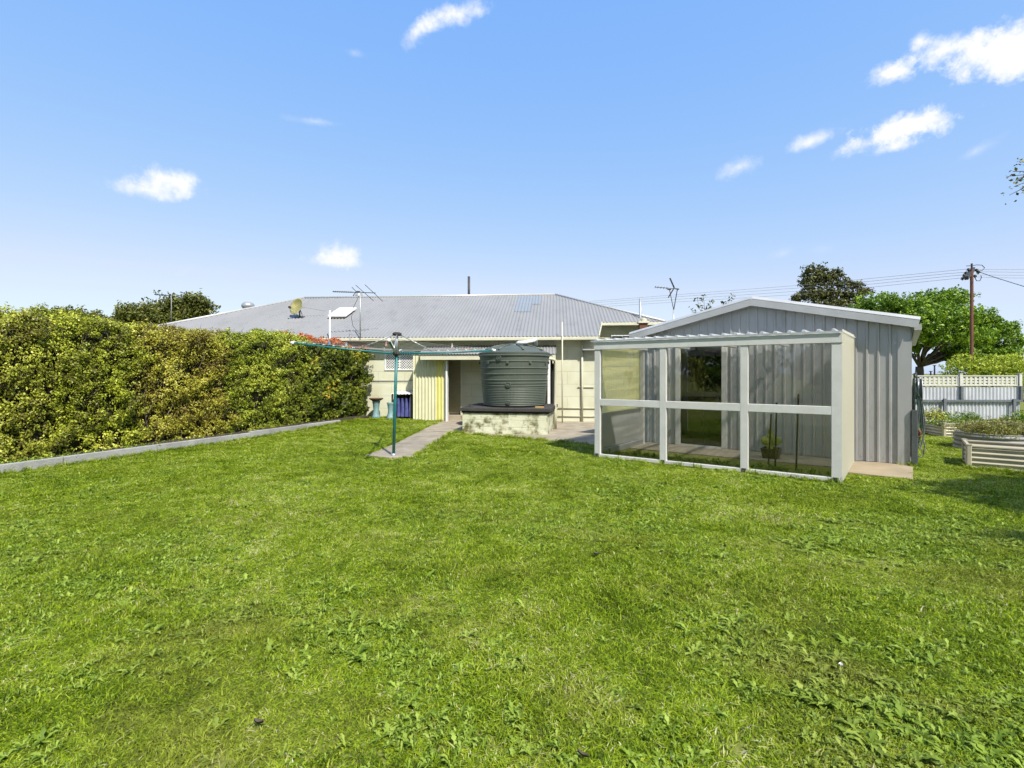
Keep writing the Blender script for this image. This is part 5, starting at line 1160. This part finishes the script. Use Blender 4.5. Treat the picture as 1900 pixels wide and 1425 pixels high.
def scatter(name, label, meshes, mat, X, Y, Z, scl, sclz, seed):
    r = np.random.RandomState(seed); n = len(X); src = bpy.data.collections.new(name+'_kinds')
    for i, me in enumerate(meshes): me.materials.append(mat); o = bpy.data.objects.new('%s_kind_%02d' % (name, i), me); src.objects.link(o)
    me = bpy.data.meshes.new(name); me.vertices.add(n); co = np.stack([X, Y, Z], 1); me.vertices.foreach_set('co', co.reshape(-1).astype(np.float32))
    for nm, typ, arr in (('rz', 'FLOAT', r.rand(n)*6.283), ('sx', 'FLOAT', scl), ('sz', 'FLOAT', sclz)): a = me.attributes.new(nm, typ, 'POINT'); a.data.foreach_set('value', np.asarray(arr, np.float32))
    a = me.attributes.new('kind_idx', 'INT', 'POINT'); a.data.foreach_set('value', r.randint(0, len(meshes), n).astype(np.int32))
    ob = bpy.data.objects.new(name, me); COL.objects.link(ob); me.materials.append(mat)
    ng = bpy.data.node_groups.new(name+'_scatter', 'GeometryNodeTree'); ng.interface.new_socket('Geometry', in_out='INPUT', socket_type='NodeSocketGeometry'); ng.interface.new_socket('Geometry', in_out='OUTPUT', socket_type='NodeSocketGeometry')
    gi = ng.nodes.new('NodeGroupInput'); go = ng.nodes.new('NodeGroupOutput'); ip = ng.nodes.new('GeometryNodeInstanceOnPoints'); ci = ng.nodes.new('GeometryNodeCollectionInfo')
    ci.inputs['Collection'].default_value = src; ci.inputs['Separate Children'].default_value = True; ci.inputs['Reset Children'].default_value = True
    def att(nm, typ): q = ng.nodes.new('GeometryNodeInputNamedAttribute'); q.data_type = typ; q.inputs['Name'].default_value = nm; return q.outputs['Attribute']
    ro = ng.nodes.new('ShaderNodeCombineXYZ'); ng.links.new(att('rz', 'FLOAT'), ro.inputs['Z']); sc_ = ng.nodes.new('ShaderNodeCombineXYZ'); sx_ = att('sx', 'FLOAT')
    ng.links.new(sx_, sc_.inputs['X']); ng.links.new(sx_, sc_.inputs['Y']); ng.links.new(att('sz', 'FLOAT'), sc_.inputs['Z'])
    ng.links.new(gi.outputs[0], ip.inputs['Points']); ng.links.new(ci.outputs[0], ip.inputs['Instance']); ip.inputs['Pick Instance'].default_value = True
    ng.links.new(att('kind_idx', 'INT'), ip.inputs['Instance Index']); ng.links.new(ro.outputs[0], ip.inputs['Rotation']); ng.links.new(sc_.outputs[0], ip.inputs['Scale']); ng.links.new(ip.outputs[0], go.inputs[0])
    md = ob.modifiers.new('scatter', 'NODES'); md.node_group = ng; tag(ob, label, None, None, 'stuff'); return ob
def sample(y0, y1, dens, seed, xl=None):
    r = np.random.RandomState(seed); w1 = 1.3*y1+1.2; n = int((y1-y0)*2*w1*dens); Y = y0+(y1-y0)*r.rand(n); X = (r.rand(n)*2-1)*w1; k = (np.abs(X) < 1.2*Y+1.2); X, Y = X[k], Y[k]; k = keepmask(X, Y); return X[k], Y[k]
bands = [(.6, 3.2, 1000, 1.0, .82), (3.2, 5.5, 720, 1.1, .9), (5.5, 9, 460, 1.45, 1.05), (9, 13, 260, 2.0, 1.15), (13, 17, 170, 2.5, 1.25)]
Xs, Ys, Sx, Szz = [], [], [], []; hn1 = WN(77, .5); hn2 = WN(78, 1.7)
for i, (y0, y1, dn, sc, sz) in enumerate(bands):
    X, Y = sample(y0, y1, dn, 100+i); q = np.stack([X, Y, 0*X], 1); v = .82+.14*hn1(q)+.17*hn2(q); kk = (WN(79, 1.1)(q)+.6*WN(80, 3.1)(q) < 1.55) | (RS.rand(len(X)) < .45); X, Y, v = X[kk], Y[kk], v[kk]
    Xs.append(X); Ys.append(Y); Sx.append(sc*(.8+.4*RS.rand(len(X)))); Szz.append(sz*np.clip(v, .45, 1.4)*(.8+.4*RS.rand(len(X))))
X = np.concatenate(Xs); Y = np.concatenate(Ys); szz = np.concatenate(Szz)
dpl = -((X-A.x)*-pu.y+(Y-A.y)*pu.x)*(1 if pu.x > 0 else -1); szz = np.where((dpl > -.05) & (dpl < .45) & (X > A.x-.1) & (X < B.x+.3) & (Y > B.y-.5), szz*.5, szz)
Z = np.array([gz(a, b) for a, b in zip(X, Y)])
scatter('grass', 'short mown green grass of the back lawn', [blades_mesh('grass_tuft', 30, .06, .016, .05, .0058, 200+i, 1.0) for i in range(7)], gm, X, Y, Z, np.concatenate(Sx), szz, 5)
# longer unmown fringe along sleepers, posts, beds and walls
fr = []
def fringe(p, q, n, w_=.05):
    p, q = Vector(p), Vector(q)
    for _ in range(n): c = p+(q-p)*random.random(); fr.append((c.x+random.gauss(0, w_), c.y+random.gauss(0, w_)))
fringe(ed0-hd*1.5+hn*.07, ed0+hd*8.6+hn*.07, 700, .03); fringe(Q(0, -.07, 0), Q(pl, -.07, 0), 60, .03); fringe(S(SW+.1, .2, 0), S(SW+.1, 3, 0), 120); fringe(hp, hp, 30, .07); fringe(G(1798, 872), G(1900, 881), 60, .04)
fringe(T(0, -.06, 0), T(TWd, -.06, 0), 0); fringe(pav_xy[0]+(0,), pav_xy[2]+(0,), 120, .03); fringe(path_xy[9]+(0,), path_xy[7]+(0,), 110, .02); fringe(path_xy[0]+(0,), path_xy[4]+(0,), 120, .02); fringe((pav_xy[2][0], pav_xy[2][1], 0), (pav_xy[3][0], pav_xy[3][1], 0), 60, .03)
fr = np.array(fr); Zf = np.array([gz(a, b) for a, b in fr])
scatter('long_grass', 'longer unmown grass tufts along edges and posts', [blades_mesh('long_tuft', 16, .03, .05, .13, .005, 300+i, .7) for i in range(4)], gm, fr[:, 0], fr[:, 1], Zf, np.full(len(fr), 1.2), .5+.7*RS.rand(len(fr)), 6)
for (px, py, ln, wd, yw, lab) in ((1107, 1028, .055, .03, .3, 'curled dark brown dead leaf lying on the middle of the lawn'), (480, 1341, .05, .018, -.2, 'dark bark chip lying in the grass near the lower left'), (1082, 1402, .05, .012, -.6, 'short dark twig lying in the grass at the lower middle'), (1560, 1236, .02, .0201, .9, 'small white petal lying in the weeds at the lower right')):
    c = Vector(G(px, py, .035)); u = Vector((math.cos(yw), math.sin(yw), 0)); v = Vector((-u.y, u.x, 0)); b = MB(); vs_ = []
    for k in range(7):
        t = k/6*2-1; w_ = wd*.5*math.sqrt(max(.02, 1-t*t))
        for q in (-1, 0, 1): vs_ += [c+u*ln*.5*t+v*w_*q+hz*(.010*q*q+.008*t*t)]
    top = len(vs_); vs_ += [p-hz*.003 for p in vs_[:]]
    fs_ = [(3*k+q, 3*k+q+1, 3*k+q+4, 3*k+q+3) for k in range(6) for q in (0, 1)]; b.add(vs_, fs_+[tuple(top+i for i in reversed(f)) for f in fs_])
    tag(b.build_top('fallen_leaf' if wd > .02 else 'fallen_twig', m_whitebright if 'white' in lab else m_bark, True), lab, 'leaf' if wd > .02 else 'twig')
# broad-leaved weeds, thicker in slow patches
rw = np.random.RandomState(9); n = 60000; Yw = .8+9*rw.rand(n); Xw = (rw.rand(n)*2-1)*(1.15*Yw+1); q = np.stack([Xw, Yw, 0*Xw], 1)
pn_ = WN(91, .42)(q)+.7*WN(92, 1.5)(q)+.45*(Xw > 0)-.05*Yw+.1; k = (rw.rand(n) < np.clip(.26+.36*pn_, .04, 1)) & keepmask(Xw, Yw); Xw, Yw = Xw[k], Yw[k]
scatter('lawn_weeds', 'broad leaved flat weeds growing through the lawn', [rosette_mesh('weed_rosette', 400+i, .030+.0035*i) for i in range(9)], wm_, Xw, Yw, np.array([gz(a, b) for a, b in zip(Xw, Yw)]), .45+.95*rw.rand(len(Xw))**3.5*(1+.35*(Xw > 1)), .6+.7*rw.rand(len(Xw)), 7)
# weeds along the foot of the glass inside the lean-to and under the hedge
ws = []
for _ in range(170): p = Q(random.uniform(.1, pl-.1), random.uniform(.12, .5), 0); ws.append((p[0], p[1], .02))
for _ in range(500): p = ed0+hd*random.uniform(-1, 6.5)-hn*random.uniform(.04, .4); ws.append((p.x, p.y, .09))
ws = np.array(ws); scatter('edge_weeds', 'green weeds along the glass foot and under the hedge', [rosette_mesh('edge_rosette', 500+i, .11) for i in range(4)], wm_, ws[:, 0], ws[:, 1], ws[:, 2], .5+.6*RS.rand(len(ws)), .6+.9*RS.rand(len(ws)), 8)
